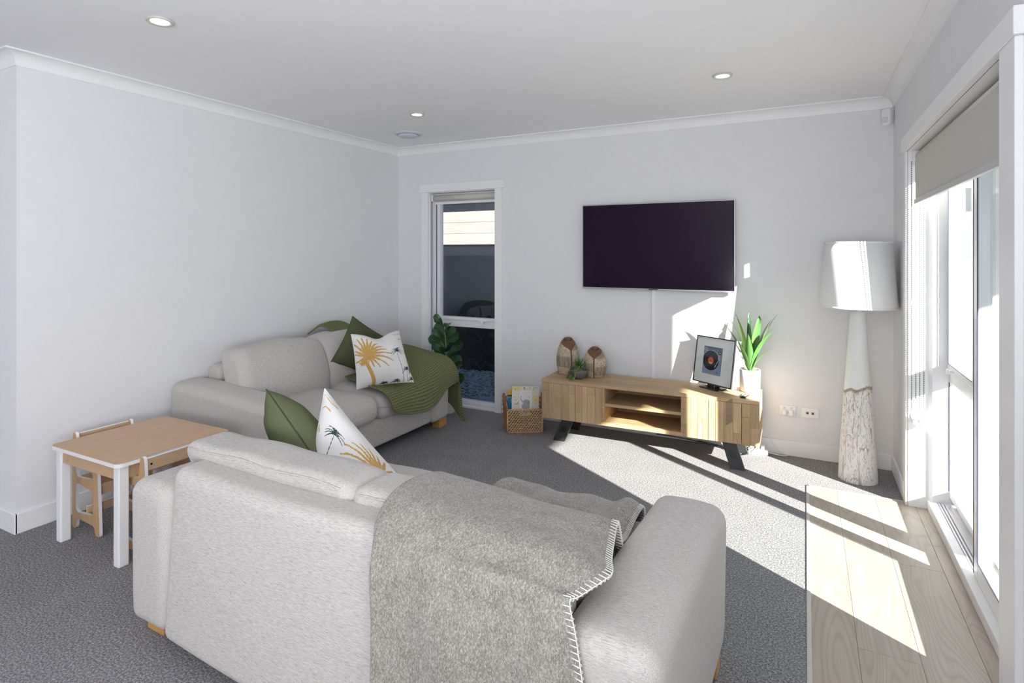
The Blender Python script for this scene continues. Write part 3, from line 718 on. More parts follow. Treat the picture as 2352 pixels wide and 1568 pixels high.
def dispT(nu, nv):
    U, V = np.meshgrid(np.linspace(0, 1, nu), np.linspace(0, 1, nv), indexing='ij')
    return .012*(vnoise(U*7, V*7, 8)-.5)*2+.004
cloth_obj('knit_cloth', PT, 150, 130, M_waffle, t, .008, dispT)

# ------------------------------------------------------------------ throw pillows
def seg_dist(X, Y, pts):
    d = np.full(X.shape, 9.); tt = np.zeros(X.shape); n = len(pts)-1
    for i in range(n):
        x0, y0 = pts[i]; x1, y1 = pts[i+1]; dx, dy = x1-x0, y1-y0
        t_ = np.clip(((X-x0)*dx+(Y-y0)*dy)/(dx*dx+dy*dy+1e-12), 0, 1); q = np.hypot(X-x0-t_*dx, Y-y0-t_*dy)
        b = q < d; d[b] = q[b]; tt[b] = ((i+t_)/n)[b]
    return d, tt
def palm_art(X, Y, C):
    gold = np.array((.60, .36, .11)); green = np.array((.025, .075, .055))
    def stroke(pts, w0, w1, colr, ragged=0):
        d, tt = seg_dist(X, Y, pts); w = w0+(w1-w0)*tt
        if ragged: w = w*(.45+.8*vnoise(X*90+Y*40, Y*90-X*40, 5))
        C[d < w] = colr
    # large gold palm, x right, y up in 0..1
    stroke([(.27, .0), (.25, .12), (.19, .30), (.14, .44)], .032, .028, gold)
    cx, cy = .17, .56
    stroke([(.10, .48), (.16, .57), (.24, .60)], .07, .05, gold, 1)
    rs = random.Random(4)
    for a, l, dr in [(172, .2, .1), (150, .22, .05), (125, .30, .02), (108, .36, 0), (95, .38, -.02), (82, .38, -.05), (70, .38, -.09), (58, .40, -.13), (46, .42, -.18), (34, .44, -.22), (20, .46, -.26), (4, .44, -.30), (-14, .34, -.24), (-34, .22, -.16), (-60, .17, -.08), (200, .18, -.05), (225, .16, -.06)]:
        ar = math.radians(a); ex, ey = cx+l*math.cos(ar), cy+l*math.sin(ar)+dr*.5
        mx_, my_ = cx+l*.55*math.cos(ar), cy+l*.6*math.sin(ar)+.05*(1 if a < 90 else .5)
        pts = [((1-s)**2*cx+2*s*(1-s)*mx_+s*s*ex, (1-s)**2*cy+2*s*(1-s)*my_+s*s*ey) for s in [i/7 for i in range(8)]]
        stroke(pts, .034, .010, gold, 1)
    def gpalm(bx, by, tx, ty, sz):
        stroke([(bx, by), ((bx+tx)/2-.008, (by+ty)/2), (tx, ty)], .005, .0035, green)
        for a in range(-25, 215, 24):
            ar = math.radians(a+rs.uniform(-6, 6)); l = sz*rs.uniform(.8, 1.1)
            ex, ey = tx+l*math.cos(ar), ty+l*.75*math.sin(ar)-sz*.35; mx_, my_ = tx+l*.5*math.cos(ar), ty+l*.6*math.sin(ar)+sz*.12
            pts = [((1-s)**2*tx+2*s*(1-s)*mx_+s*s*ex, (1-s)**2*ty+2*s*(1-s)*my_+s*s*ey) for s in [i/5 for i in range(6)]]
            stroke(pts, .011, .004, green, 1)
    gpalm(.80, .02, .73, .62, .14); gpalm(.88, .02, .88, .25, .12); gpalm(.99, .0, 1.02, .2, .12); gpalm(.62, -.05, .66, .04, .09); gpalm(.47, -.06, .44, .02, .09); gpalm(.95, -.05, .97, .05, .1)
    stroke([(.80, .95), (.88, .93), (.98, .95)], .010, .004, gold, 1); stroke([(.86, .83), (.93, .84), (.97, .80)], .012, .004, gold, 1)
    stroke([(.93, .55), (.97, .62)], .014, .01, gold, 1)
    return C
def pillow(name, label, quad, T, mat, N=60, art=None, pinch=.07, chop=0, seam=None, puffmul=(1, 1), flip=False, group=None, sag=0):
    TL, TR, BR, BL = [Vector(q) for q in quad]; c = (TL+TR+BR+BL)/4
    t = thing(name, label, 'cushion', tuple((BL+BR)/2), group=group)
    n = (TR-BL).cross(TL-BR).normalized()
    n = -n if n.dot(Vector((0, 0, 1.386))+Vector((0, 0, 0))-c) < 0 else n
    u = np.linspace(-1, 1, N); U, V = np.meshgrid(u, u, indexing='ij')
    # edge density
    U = np.sin(U*PI/2*.97)/math.sin(PI/2*.97); V = np.sin(V*PI/2*.97)/math.sin(PI/2*.97)
    Us = U*(1-pinch*(1-V**2)*np.abs(U)**2); Vs = V*(1-pinch*(1-U**2)*np.abs(V)**2)
    Vs = Vs-chop*np.exp(-(U/.42)**2)*np.clip((V+.2)/1.2, 0, 1)**1.5
    s = ((Us+1)/2)[..., None]; r = ((Vs+1)/2)[..., None]
    a = [np.array(q) for q in (TL, TR, BR, BL)]
    P = (a[3]*(1-s)+a[2]*s)*(1-r)+(a[0]*(1-s)+a[1]*s)*r
    prof = ((1-np.abs(U)**2.6)*(1-np.abs(V)**2.6))**.62
    prof = prof*(1+.10*(vnoise(U*2.3+5, V*2.3+5, 11)-.5)*2)
    crease = .10*np.exp(-((U-V*.2)/.12)**2)*np.clip(V, 0, 1)*(1 if chop else 0)
    prof = np.clip(prof-crease*prof, 0, 9)
    nn = np.array(n)
    F_ = P+nn*(T/2*puffmul[0])*prof[..., None]; B_ = P-nn*(T/2*puffmul[1])*prof[..., None]
    F_[..., 2] -= sag*prof; B_[..., 2] -= sag*prof
    m = MB(); m.v = [tuple(p) for p in F_.reshape(-1, 3)]; k = N*N; back = {}
    for i in range(N):
        for j in range(N):
            if i in (0, N-1) or j in (0, N-1): back[i, j] = i*N+j
            else: back[i, j] = len(m.v); m.v.append(tuple(B_[i, j]))
    for i in range(N-1):
        for j in range(N-1):
            m.f.append((i*N+j, (i+1)*N+j, (i+1)*N+j+1, i*N+j+1)); m.f.append((back[i, j], back[i, j+1], back[i+1, j+1], back[i+1, j]))
    m.m = [0]*len(m.f)
    colr = None
    if art:
        X = (U+1)/2; Y = (V+1)/2; C = np.tile(np.array((.80, .78, .77)), (N, N, 1)); C = art(X, Y, C)
        C2 = np.tile(np.array((.80, .78, .77)), (N, N, 1)); C2 = art(1-X, Y, C2) if flip else C2
        full = np.zeros((len(m.v), 3)); full[:k] = C.reshape(-1, 3)
        for (i, j), idx in back.items():
            if idx >= k: full[idx] = C2[i, j]
        colr = full
    obj('cover', m, mat, t, True, col=colr)
    m = MB(); E = [F_[i, 0] for i in range(N)]+[F_[N-1, j] for j in range(1, N)]+[F_[i, N-1] for i in range(N-2, -1, -1)]+[F_[0, j] for j in range(N-2, -1, -1)]
    m.tube([tuple(p) for p in E[::2]]+[tuple(E[-1])], .0028, 6, cap=False); obj('seam', m, seam or mat, t, True, col=(np.full((len(m.v), 3), .74) if art else None))
    return t
pillow('cushion', 'dark olive cushion standing on one corner behind the palm cushion on the left sofa', [(-2.94, 3.155, .925), (-2.83, 3.49, .698), (-2.89, 3.335, .44), (-3.0, 3.0, .613)], .12, M_greenD, 50, seam=M_piping)
pillow('cushion', 'white cushion with gold and green palm trees on the left sofa', [(-2.66, 2.84, .85), (-2.66, 3.335, .815), (-2.46, 3.25, .475), (-2.70, 2.935, .465)], .15, M_print, 230, art=palm_art, pinch=.06, chop=.20)
T0 = Vector((-1.985, 1.625, .822)); e1 = Vector((.40, -.04, -.29)); e2 = Vector((-.26, .27, -.19))
pillow('cushion', 'olive green cushion tipped over the left arm of the foreground sofa', [tuple(T0), tuple(T0+e1), tuple(T0+e1+e2), tuple(T0+e2)], .20, M_green, 60, seam=M_piping, pinch=.04)
T0 = Vector((-1.80, 1.765, .815)); TR_ = Vector((-1.44, 1.80, .50)); BR_ = Vector((-1.38, 1.62, .46)); BL_ = Vector((-1.74, 1.59, .47))
pillow('cushion', 'white palm-print cushion slumped beside the olive cushion on the foreground sofa', [tuple(T0), tuple(TR_), tuple(BR_), tuple(BL_)], .17, M_print, 230, art=lambda X, Y, C: palm_art(1-X*.9, Y*1.0, C), pinch=.05, flip=True)

# ------------------------------------------------------------------ children's table and chairs
t = thing('play_table', "small child's table with beech top, white edge and white legs", 'table', (-2.94, 1.68, 0))
m = MB()
def roundrect(x0, x1, y0, y1, r, n=6):
    pts = []
    for cx, cy, a0 in ((x1-r, y1-r, 0), (x0+r, y1-r, 90), (x0+r, y0+r, 180), (x1-r, y0+r, 270)):
        for i in range(n+1): a = math.radians(a0+90*i/n); pts.append((cx+r*math.cos(a), cy+r*math.sin(a)))
    return pts
def prism(pts, z0, z1, m, inset=0):
    k = len(pts); cx = sum(p[0] for p in pts)/k; cy = sum(p[1] for p in pts)/k
    V = [(x, y, z0) for x, y in pts]+[(x, y, z1) for x, y in pts]
    m.add(V, [tuple(range(k))[::-1], tuple(range(k, 2*k))]+[(i, (i+1) % k, k+(i+1) % k, k+i) for i in range(k)])
pr = roundrect(-3.225, -2.655, 1.405, 1.955, .03)
prism(pr, .447, .463, m); te = obj('edge_band', m, M_white, t)
m = MB(); prism(roundrect(-3.2235, -2.6565, 1.4065, 1.9535, .029), .463, .466, m); obj('tabletop', m, M_ply, t)
for x in (-3.205, -2.72):
    for y in (1.422, 1.895):
        m = MB(); v, f = rbox((x+.0225, y+.0225, .2235), (.045, .045, .447), .006, 1, (1, 1, 1)); m.add(v, f); obj('leg', m, M_white, t)
for y in (1.43, 1.915): obj('apron', MB().box(-3.16, -2.72, y, y+.015, .382, .447, .001), M_ply, t)
for x in (-3.195, -2.70): obj('apron', MB().box(x, x+.015, 1.467, 1.895, .382, .447, .001), M_plyV, t)
def rpoly(pts, r):  # rounded polygon
    out = []; k = len(pts)
    for i in range(k):
        p = Vector(pts[i]); a = Vector(pts[i-1]); b = Vector(pts[(i+1) % k]); rr = min(r, (a-p).length*.45, (b-p).length*.45)
        q0 = p+(a-p).normalized()*rr; q1 = p+(b-p).normalized()*rr
        for s in (0, .25, .5, .75, 1): out.append(q0*(1-s)**2+p*2*s*(1-s)+q1*s*s)
    return out
def panel(name, outer, holes, thick, M, parent):
    cu = bpy.data.curves.new('c', 'CURVE'); cu.dimensions = '2D'; cu.fill_mode = 'BOTH'; cu.extrude = thick/2; cu.bevel_depth = 0
    for pl in [outer]+holes:
        s = cu.splines.new('POLY'); s.points.add(len(pl)-1); s.use_cyclic_u = True
        for i, p in enumerate(pl): s.points[i].co = (p[0], p[1], 0, 1)
    co = bpy.data.objects.new('c', cu); me = bpy.data.meshes.new_from_object(co); bpy.data.objects.remove(co)
    me.materials.clear(); me.materials.append(M_plyV); me.materials.append(M_white)
    for p in me.polygons: p.material_index = 0 if abs(p.normal.z) > .7 else 1
    me.transform(M); o = bpy.data.objects.new(name, me); COL.objects.link(o); o.parent = parent; return o
def chair(label):
    t = thing('play_chair', label, 'chair', (0, 0, 0))
    # local: x forward (front), y sideways, origin at rear, side panels at y=+-.13
    outer = rpoly([Vector(p) for p in [(0, 0), (.035, 0), (.045, .055), (.20, .045), (.215, 0), (.25, 0), (.232, .30), (.20, .36), (.155, .375), (.05, .385), (.035, .48), (.008, .48), (0, .40)]], .02)
    h1 = rpoly([Vector(p) for p in [(.035, .285), (.035, .345), (.14, .34), (.185, .30), (.19, .27), (.05, .262)]], .015)
    h2 = rpoly([Vector(p) for p in [(.035, .10), (.037, .235), (.10, .225), (.185, .215), (.19, .095), (.05, .085)]], .018)
    for y in (-.13, .13):
        M = Matrix.Translation((0, y, 0)) @ Matrix.Rotation(PI/2, 4, 'X'); panel('side_panel', outer, [h1, h2], .014, M, t)
    for z0, z1 in ((.415, .47), (.335, .385)):
        m = MB(); m.box(.008, .020, -.123, .123, z0, z1, .002); m.box(.008, .020, -.123, .123, z1-.001, z1+.0015, 0, mi=1); obj('back_slat', m, [M_ply, M_white], t, world=False)
        for y in (-.105, .105):
            m = MB(); m.tube([(.0065, y, (z0+z1)/2), (.009, y, (z0+z1)/2)], .005, 10); obj('bolt', m, M_dark, t, world=False)
    m = MB(); m.box(.015, .225, -.123, .123, .240, .252, .002); obj('seat', m, M_ply, t, world=False)
    m = MB(); m.box(.205, .217, -.123, .123, .195, .238, .002); m.box(.205, .217, -.123, .123, .237, .2395, mi=1); obj('front_rail', m, [M_ply, M_white], t, world=False)
    m = MB(); m.box(.10, .112, -.123, .123, .075, .12, .002); m.box(.10, .112, -.123, .123, .119, .1215, mi=1); obj('stretcher', m, [M_ply, M_white], t, world=False)
    return t
c1 = chair('beech child chair with white edges tucked in on the wall side of the play table'); c1.location = (-3.30, 1.672, 0)
c2 = chair('beech child chair with white edges between the play table and the foreground sofa'); c2.location = (-2.595, 1.625, 0); c2.rotation_euler = (0, 0, PI)

# ------------------------------------------------------------------ TV unit
RU = math.radians(1.3)
t = thing('media_unit', 'long low oak media unit with open middle shelves on dark angled legs', 'media unit', (-1.0, 3.877, 0), RU)
def U(name, m, mat, parent=None): return obj(name, m, mat, parent or t, world=False)
zb, zt = .165, .45
m = MB()
m.box(-.742, .742, .355, .37, zb, zt-.022); m.box(-.742, .742, .02, .37, zb, zb+.018); m.box(-.742, -.722, .02, .37, zb, zt-.022); m.box(.724, .742, .02, .37, zb, zt-.022)
m.box(-.283, -.265, .004, .355, zb, zt-.022); m.box(.262, .28, .004, .355, zb, zt-.022)
U('carcass', m, M_oakH)
m = MB(); m.box(-.265, .262, .012, .355, .300, .320, .001); U('shelf', m, M_oakH)
m = MB(); m.box(-.283, .28, 0, .03, zb, zb+.026, .001); U('bottom_rail', m, M_oakH)
# top staves
rs = random.Random(5); ystep = .37/6
for r in range(6):
    xs = [-.745]+sorted(rs.uniform(-.6, .6) for _ in range(3))+[.745]
    xs = [xs[0]]+[x for i, x in enumerate(xs[1:-1]) if x-xs[i] > .12]+[xs[-1]]
    for a, b in zip(xs[:-1], xs[1:]):
        m = MB(); m.box(a+.0003, b-.0003, r*ystep+.0002, (r+1)*ystep-.0002, zt-.022, zt, .0006); U('stave', m, M_oakH)
def door(bounds, label=None):
    x0, x1 = bounds[0], bounds[-1]
    m = MB(); m.box(x0+.001, x1-.001, .004, .018, zb, zt-.023); dr = U('door', m, M_oakV)
    for i, (a, b) in enumerate(zip(bounds[:-1], bounds[1:])):
        cuts = [zb, zt-.023]
        if rs.random() < .55: cuts.insert(1, rs.uniform(zb+.06, zt-.07))
        for c, d in zip(cuts[:-1], cuts[1:]):
            m = MB(); pr_ = rs.uniform(0, .0025); m.box(a+.0006, b-.0006, -.001-pr_, .004, c+.0004, d-.0004, .0008); U('plank', m, M_oakV, dr)
    return dr
door([-.742, -.687, -.59, -.531, -.483]); door([-.481, -.429, -.389, -.333, -.283])
door([.28, .325, .369, .399, .433]); door([.435, .482, .532, .588, .638]); dr = door([.640, .689, .742])
M_hatch = plain('dark_carved_grooves', (.20, .15, .11), .7)
m = MB()
for i in range(16):
    z = .275+i*.0095
    m.add([(.542, -.0045, z), (.583, -.0045, z+.03), (.583, -.0045, z+.034), (.542, -.0045, z+.004), (.542, -.001, z), (.583, -.001, z+.03), (.583, -.001, z+.034), (.542, -.001, z+.004)], [(0, 1, 2, 3), (7, 6, 5, 4), (0, 4, 5, 1), (1, 5, 6, 2), (2, 6, 7, 3), (3, 7, 4, 0)])
U('carved_inlay', m, M_hatch)
m = MB()
for i in range(30): z = .18+i*.0082; m.box(.655, .680, -.0042, -.001, z, z+.0028); m.box(.683, .69, -.0042, -.001, z, z+.0028)
U('ribbed_inlay', m, M_oakH)
m = MB()
for i in range(26): z = .19+i*.0088; m.box(.44, .478, -.0040, -.001, z, z+.0012)
U('saw_marks', m, M_oakH)
# side cladding planks (right end)
for i in range(5):
    m = MB(); m.box(.742, .745, .004+i*.073, .004+(i+1)*.073-.001, zb, zt-.023, .0008); U('plank', m, M_oakV)
def uleg(xt, xb, y0, yb):
    m = MB(); w = .044; h = .012
    V = []
    for (x, y, z) in ((xt, y0, .170), (xb, yb, 0)):
        for dx, dy in ((-w, -h), (w, -h), (w, h), (-w, h)): V.append((x+dx, y+dy, z))
    m.add(V, [(0, 1, 2, 3), (7, 6, 5, 4)]+[(i, i+4, (i+1) % 4+4, (i+1) % 4) for i in range(4)])
    o = U('leg', m, M_black)
    m = MB(); V = []
    for s in (.35, .62):
        x = xt+(xb-xt)*s; y = y0+(yb-y0)*s; z = .17*(1-s)
        for dx, dy in ((-.022, -h-.0015), (.022, -h-.0015), (.022, -h), (-.022, -h)): V.append((x+dx, y+dy, z))
    m.add(V, [(0, 1, 2, 3), (7, 6, 5, 4)]+[(i, i+4, (i+1) % 4+4, (i+1) % 4) for i in range(4)]); U('recess', m, M_dark, o)
uleg(-.55, -.62, .05, .035); uleg(.555, .615, .05, .01); uleg(-.55, -.62, .30, .34); uleg(.555, .615, .30, .34)
m = MB(); m.box(-.58, .58, .30, .33, .150, .166); U('steel_rail', m, M_black)
# cables and power board below
t2 = thing('power_board', 'white power board on the carpet at the right end of the media unit', 'power board', (-.285, 4.28, 0))
m = MB(); m.box(-.355, -.225, 4.255, 4.30, 0, .034, .006, seg=2); obj('housing', m, M_white, t2, True)
for x in (-.33, -.295, -.26):
    m = MB(); v, f = rbox((x, 4.277, .05), (.026, .03, .034), .007, 2, (1, 1, 1)); m.add(v, f); obj('plug', m, M_white, t2, True)
m = MB(); m.tube(bez((-.225, 4.278, .015), (-.12, 4.26, .008), (-.10, 4.315, .006), 10)+bez((-.10, 4.315, .006), (-.2, 4.318, .02), (-.24, 4.31, .16), 8), .003, 6); obj('cord', m, M_white, t2, True)
m = MB(); m.tube(bez((-.33, 4.27, .06), (-.45, 4.15, .0), (-.52, 4.26, .01), 10)+bez((-.52, 4.26, .01), (-.8, 4.30, .03), (-1.0, 4.31, .02), 12), .0028, 6)
m.tube(bez((-.295, 4.27, .06), (-.36, 4.12, -.01), (-.44, 4.22, .006), 10)+bez((-.44, 4.22, .006), (-.6, 4.29, .03), (-.7, 4.29, .02), 12), .0025, 6)
tag(obj('cable', m, M_dark, None, True), 'thin black cables looping on the carpet under the media unit', 'cable')
m = MB(); m.tube([(-1.63, 4.31, .05), (-1.2, 4.316, .045), (-.8, 4.318, .05), (-.5, 4.31, .04)], .004, 6); m.box(-1.66, -1.60, 4.29, 4.33, .03, .07, .006)
tag(obj('cable', m, M_dark, None, True), 'straight dark cable running along the baseboard behind the media unit', 'cable')

# ------------------------------------------------------------------ things on the TV unit
def vase(label, cx, cy, R, H, seed, ang):
    t = thing('vase', label, 'vase', (cx, cy, .45), group=None)
    prof = []
    for i in range(90):
        s = i/89.; z = H*s
        r = R*math.sqrt(1-((s-.38)/(.58 if s < .38 else .68))**2)
        prof.append((r, z))
    rt = prof[-1][0]
    n = 256; k = len(prof); dc_ = Vector((-cx, -cy, 0)).normalized()
    def tl(x, y, z, s): return (x, y, z-.36*((x-cx)*dc_.x+(y-cy)*dc_.y)*max(0, (s-.35)/.65)**1.6)
    V = [tl(cx+r*math.cos(2*PI*j/n), cy+r*math.sin(2*PI*j/n), .4505+z, z/H) for r, z in prof for j in range(n)]
    m = MB(); m.add(V, [(i*n+j, i*n+(j+1) % n, (i+1)*n+(j+1) % n, (i+1)*n+j) for i in range(k-1) for j in range(n)]+[tuple(range(n))[::-1]])
    Z, TH = np.meshgrid(np.linspace(0, 1, k), np.arange(n)/n*2*PI, indexing='ij')
    d = (TH-ang+PI) % (2*PI)-PI
    d2 = np.minimum(np.abs(d), np.abs(np.abs(d)-2*PI/1.0))
    w = .075+3.2*np.clip((Z-.70)/.30, 0, 1)**3
    brown = np.abs(d) < w
    oth = np.abs(np.abs(d)-PI) < w; brown |= oth | (Z > .955)
    hs = vnoise(TH*8, Z*70, seed); vs = vnoise(TH*28, Z*6, seed+1); base_l = np.array((.50, .43, .31)); base_d = np.array((.29, .20, .13))
    side = (d > 0).astype(int); band = np.floor((Z*3.0+.32+side*.45)).astype(int) % 2
    f = np.where(band == 0, hs, vs)[..., None]; lite = np.where(band[..., None] == 0, 1.0, .62)
    C = (base_d*(1-f)+base_l*f*1.25)*lite+.02; C[brown] = (.17, .085, .045)
    obj('body', m, M_glaze, t, True, col=C.reshape(-1, 3))
    m = MB(); z1 = .4505+H; m.lathe([(rt, 0), (rt-.002, .003), (rt-.004, .003), (rt-.006, -.004), (rt-.006, -.022), (rt-.008, -.045), (0, -.05)], 48, (cx, cy, z1)); m.v = [tl(*p, 1) for p in m.v]; 
    obj('mouth', m, plain('brown_glaze', (.16, .085, .045), .5), t, True)
# camera-facing angle ~ direction from vase to camera
vase('taller brown and cream egg-shaped vase at the left end of the media unit', -1.645, 4.135, .090, .262, 3, math.atan2(-4.1, 1.8)+.28)
vase('shorter brown and cream egg-shaped vase right of the succulent bowl', -1.425, 4.135, .088, .205, 13, math.atan2(-4.1, 1.5)-.12)
def blade(m, base, tip, w, sag=0, n=8, ctrl=None, fold=.25, uvl=None, shape=None, face=None):
    base, tip = Vector(base), Vector(tip); mid = Vector(ctrl) if ctrl is not None else (base+tip)/2+Vector((0, 0, sag))
    pts = bez(base, mid, tip, n); V = []; view = None
    for i, p in enumerate(pts):
        s = i/n; tdir = (pts[min(i+1, n)]-pts[max(0, i-1)]).normalized(); out = Vector((tip.x-base.x, tip.y-base.y, 0)); 
        side = tdir.cross(Vector(face or (0, 0, 1)))
        if side.length < .2: side = Vector((1, .3, 0))
        side = side.normalized(); up = side.cross(tdir).normalized()
        ww = w*(shape(s) if shape else (min(1, .35+2.2*s))*(1-s**2.2))
        for q in (-1, -.5, 0, .5, 1): V.append(p+side*ww*q*.5+up*abs(q)*ww*fold)
        if uvl is not None: uvl += [((q+1)/2, s) for q in (-1, -.5, 0, .5, 1)]
    m.add(V, [(i*5+j, i*5+j+1, (i+1)*5+j+1, (i+1)*5+j) for i in range(n) for j in range(4)])
def leaf(parent, name, mat, *a, **k):
    m = MB(); uvl = []; blade(m, *a, uvl=uvl, **k); return obj(name, m, mat, parent, True, uv=np.array(uvl))
# succulent bowl
t = thing('succulent_bowl', 'small grey stone bowl of mixed succulents between the two vases', 'plant', (-1.505, 4.0, .45))
bc = (-1.505, 4.0, .4505)
m = MB(); m.lathe([(0, 0), (.030, 0), (.052, .02), (.065, .048), (.068, .066), (.063, .066), (.058, .05), (.04, .03), (0, .028)], 40, bc); obj('bowl', m, M_bowl, t, True)
m = MB(); m.lathe([(0, .06), (.060, .056)], 30, bc); obj('soil', m, M_soil, t)
rs = random.Random(9)
for i in range(16):
    a = i*2.4; el = .35+.9*(i/16.); l = .085
    b = (bc[0]+.0, bc[1]+.015, bc[2]+.06); tp = (b[0]+l*math.cos(a)*math.cos(el), b[1]+l*math.sin(a)*math.cos(el), b[2]+.02+l*math.sin(el))
    leaf(t, 'leaf', M_succ, b, tp, .014, sag=.012, n=5)
for cx, cy, mt_, l, nn, w in ((-.038, -.02, M_succ, .035, 14, .010), (.012, -.035, M_succL, .042, 12, .007), (.045, -.01, M_succG, .032, 16, .012)):
    m = MB(); uvl = []
    for i in range(nn):
        a = i*2.4; el = .15+1.1*i/nn
        b = (bc[0]+cx, bc[1]+cy, bc[2]+.062); tp = (b[0]+l*math.cos(a)*math.cos(el), b[1]+l*math.sin(a)*math.cos(el), b[2]+.004+l*math.sin(el)); blade(m, b, tp, w, .006, 4, uvl=uvl)
    obj('rosette', m, mt_, t, True, uv=np.array(uvl))
for sx, ln in ((-.045, .055), (.003, .085), (-.02, .07)):
    m = MB()
    for i in range(16):
        s = i/15.; x = bc[0]+sx-.02*s; y = bc[1]-.055-.012*s-.0*s; z = bc[2]+.066-ln*s
        if z < .456: y -= (.456-z)*1.2; z = .456
        for q in range(2): m.blob((x+rs.uniform(-.006, .006), y-.006+rs.uniform(-.005, .004), z+rs.uniform(-.003, .003)), (.0045, .0045, .004), 6, 4)
    s_ = obj('trailing_strand', m, M_succL if sx > 0 else M_succ, t, True, uv=np.zeros((len(m.v), 2))); s_['kind'] = 'stuff'
# framed picture
N_ = Vector((-.54, -.842, 0)).normalized(); Xr = Vector((.842, -.54, 0)).normalized(); tilt = math.radians(9)
Zr = (Vector((0, 0, 1))*math.cos(tilt)-N_*math.sin(tilt)); Nr = (N_*math.cos(tilt)+Vector((0, 0, 1))*math.sin(tilt))
O = Vector((-.578, 4.115, .478)); MF = Matrix(((Xr.x, -Nr.x, Zr.x, O.x), (Xr.y, -Nr.y, Zr.y, O.y), (Xr.z, -Nr.z, Zr.z, O.z), (0, 0, 0, 1)))
t = thing('picture_frame', 'black framed record turntable print leaning on its stand on the media unit', 'picture', (-.578, 4.115, .45))
fw, fh = .330, .325
m = MB()
for a, b, c, d in ((-fw/2, -fw/2+.008, 0, fh), (fw/2-.008, fw/2, 0, fh), (-fw/2+.008, fw/2-.008, 0, .008), (-fw/2+.008, fw/2-.008, fh-.008, fh)): m.box(a, b, -.004, .006, c, d, .001, M=MF)
obj('front_frame', m, M_frame, t)
m = MB(); m.box(-fw/2+.002, fw/2-.0005, .006, .058, .001, fh-.001, .002, M=MF); obj('box_side', m, M_frameside, t)
m = MB(); m.box(-fw/2+.008, fw/2-.008, .0, .0055, .008, fh-.008, M=MF); obj('mount', m, M_mat, t)
N = 200; gx, gz = np.meshgrid(np.linspace(0, 1, N), np.linspace(0, 1, N), indexing='ij')
pw, ph = .158, .190; C = np.zeros((N, N, 3)); C[:] = (.20, .27, .42); C *= (.62+.6*(1-gz))[..., None]
X = gx*pw; Z = gz*ph; cxr, czr = .066, .095; d = np.hypot((X-cxr), (Z-czr))
C[d < .072] = (.50, .55, .62); C[d < .069] = (.018, .016, .02); rg = (np.sin(d*1400) > .75) & (d < .069); C[rg] = (.035, .03, .04)
C[d < .024] = (.72, .12, .085); C[(d < .024) & (Z < czr-.012) & (np.abs(X-cxr) < .016)] = (.80, .42, .20); C[d < .003] = (.3, .05, .05)
d2, _ = seg_dist(X, Z, [(.138, .158), (.128, .10), (.108, .062)]); C[d2 < .0022] = (.55, .58, .62)
d2, _ = seg_dist(X, Z, [(.104, .055), (.11, .066)]); C[d2 < .004] = (.4, .42, .46)
C[np.hypot(X-.137, Z-.155) < .013] = (.04, .04, .05); C[np.hypot(X-.137, Z-.155) < .006] = (.35, .37, .4)
q = np.hypot(X-.018, Z-.168); C[(q < .013)] = (.26, .31, .40); C[(q < .013) & (q > .011)] = (.45, .5, .58)
C[(Z > .183) & (Z < .1845) & (X > .03) & (X < .145)] = (.05, .06, .09); C[(np.abs(X-.125) < .008) & (np.abs(Z-.018) < .002)] = (.03, .03, .04)
m = MB(); m.add([(-pw/2+gx[i, j]*pw-.012, -.0006, .068+gz[i, j]*ph) for i in range(N) for j in range(N)], [(i*N+j, (i+1)*N+j, (i+1)*N+j+1, i*N+j+1) for i in range(N-1) for j in range(N-1)], MF)
obj('print', m, M_paper, t, col=C.reshape(-1, 3))
m = MB(); m.box(-fw/2+.008, fw/2-.008, -.0036, -.003, .008, fh-.008, M=MF); obj('glazing', m, M_glass, t)
MS = Matrix.Translation((-.578, 4.115, .4505)) @ Matrix.Rotation(math.atan2(Xr.y, Xr.x), 4, 'Z')
m = MB(); m.box(-.075, .075, -.035, .07, 0, .008, .003, M=MS); m.box(-.03, .03, -.005, .05, .006, .032, .003, M=MS); obj('stand', m, M_dark, t)
# potted yucca
t = thing('potted_yucca', 'spiky green strap-leaved plant in a white pot on the media unit', 'plant', (-.335, 4.175, .45))
pc = (-.335, 4.165, .4515)
m = MB(); m.lathe([(0, 0), (.062, 0), (.066, .004), (.067, .148), (.064, .150), (.061, .147), (.060, .13), (0, .128)], 48, pc); obj('pot', m, M_pot, t, True)
m = MB()
for i in range(140):
    a = random.uniform(0, 6.28); r = .057*math.sqrt(random.random()); m.blob((pc[0]+r*math.cos(a), pc[1]+r*math.sin(a), pc[2]+.132+random.uniform(0, .006)), (.006, .005, .004), 5, 3)
s_ = obj('pebbles', m, M_soil, t, True); s_['kind'] = 'stuff'
b0 = Vector((pc[0], pc[1], pc[2]+.13))
tips = [((-.487, 4.12, .985), .034, M_yuccaB, .05), ((-.425, 4.10, .985), .042, M_yuccaB, .03), ((-.347, 4.24, .975), .032, M_yuccaD, 0), ((-.258, 4.17, 1.025), .040, M_yucca, .0), ((-.165, 4.17, .980), .036, M_yucca, .04), ((-.178, 4.10, .885), .034, M_yucca, .05),
        ((-.190, 4.08, .765), .018, M_yucca, .03), ((-.505, 4.10, .915), .034, M_yucca, .06), ((-.515, 4.14, .835), .018, M_yuccaD, .05), ((-.20, 4.20, .945), .03, M_yuccaD, .04), ((-.335, 4.02, .86), .040, M_yucca, .0), ((-.40, 4.04, .80), .030, M_yucca, .0), ((-.20, 4.06, .87), .036, M_yucca, .05), ((-.45, 4.25, .80), .022, M_yuccaD, .05), ((-.30, 4.26, .90), .026, M_yuccaD, 0)]
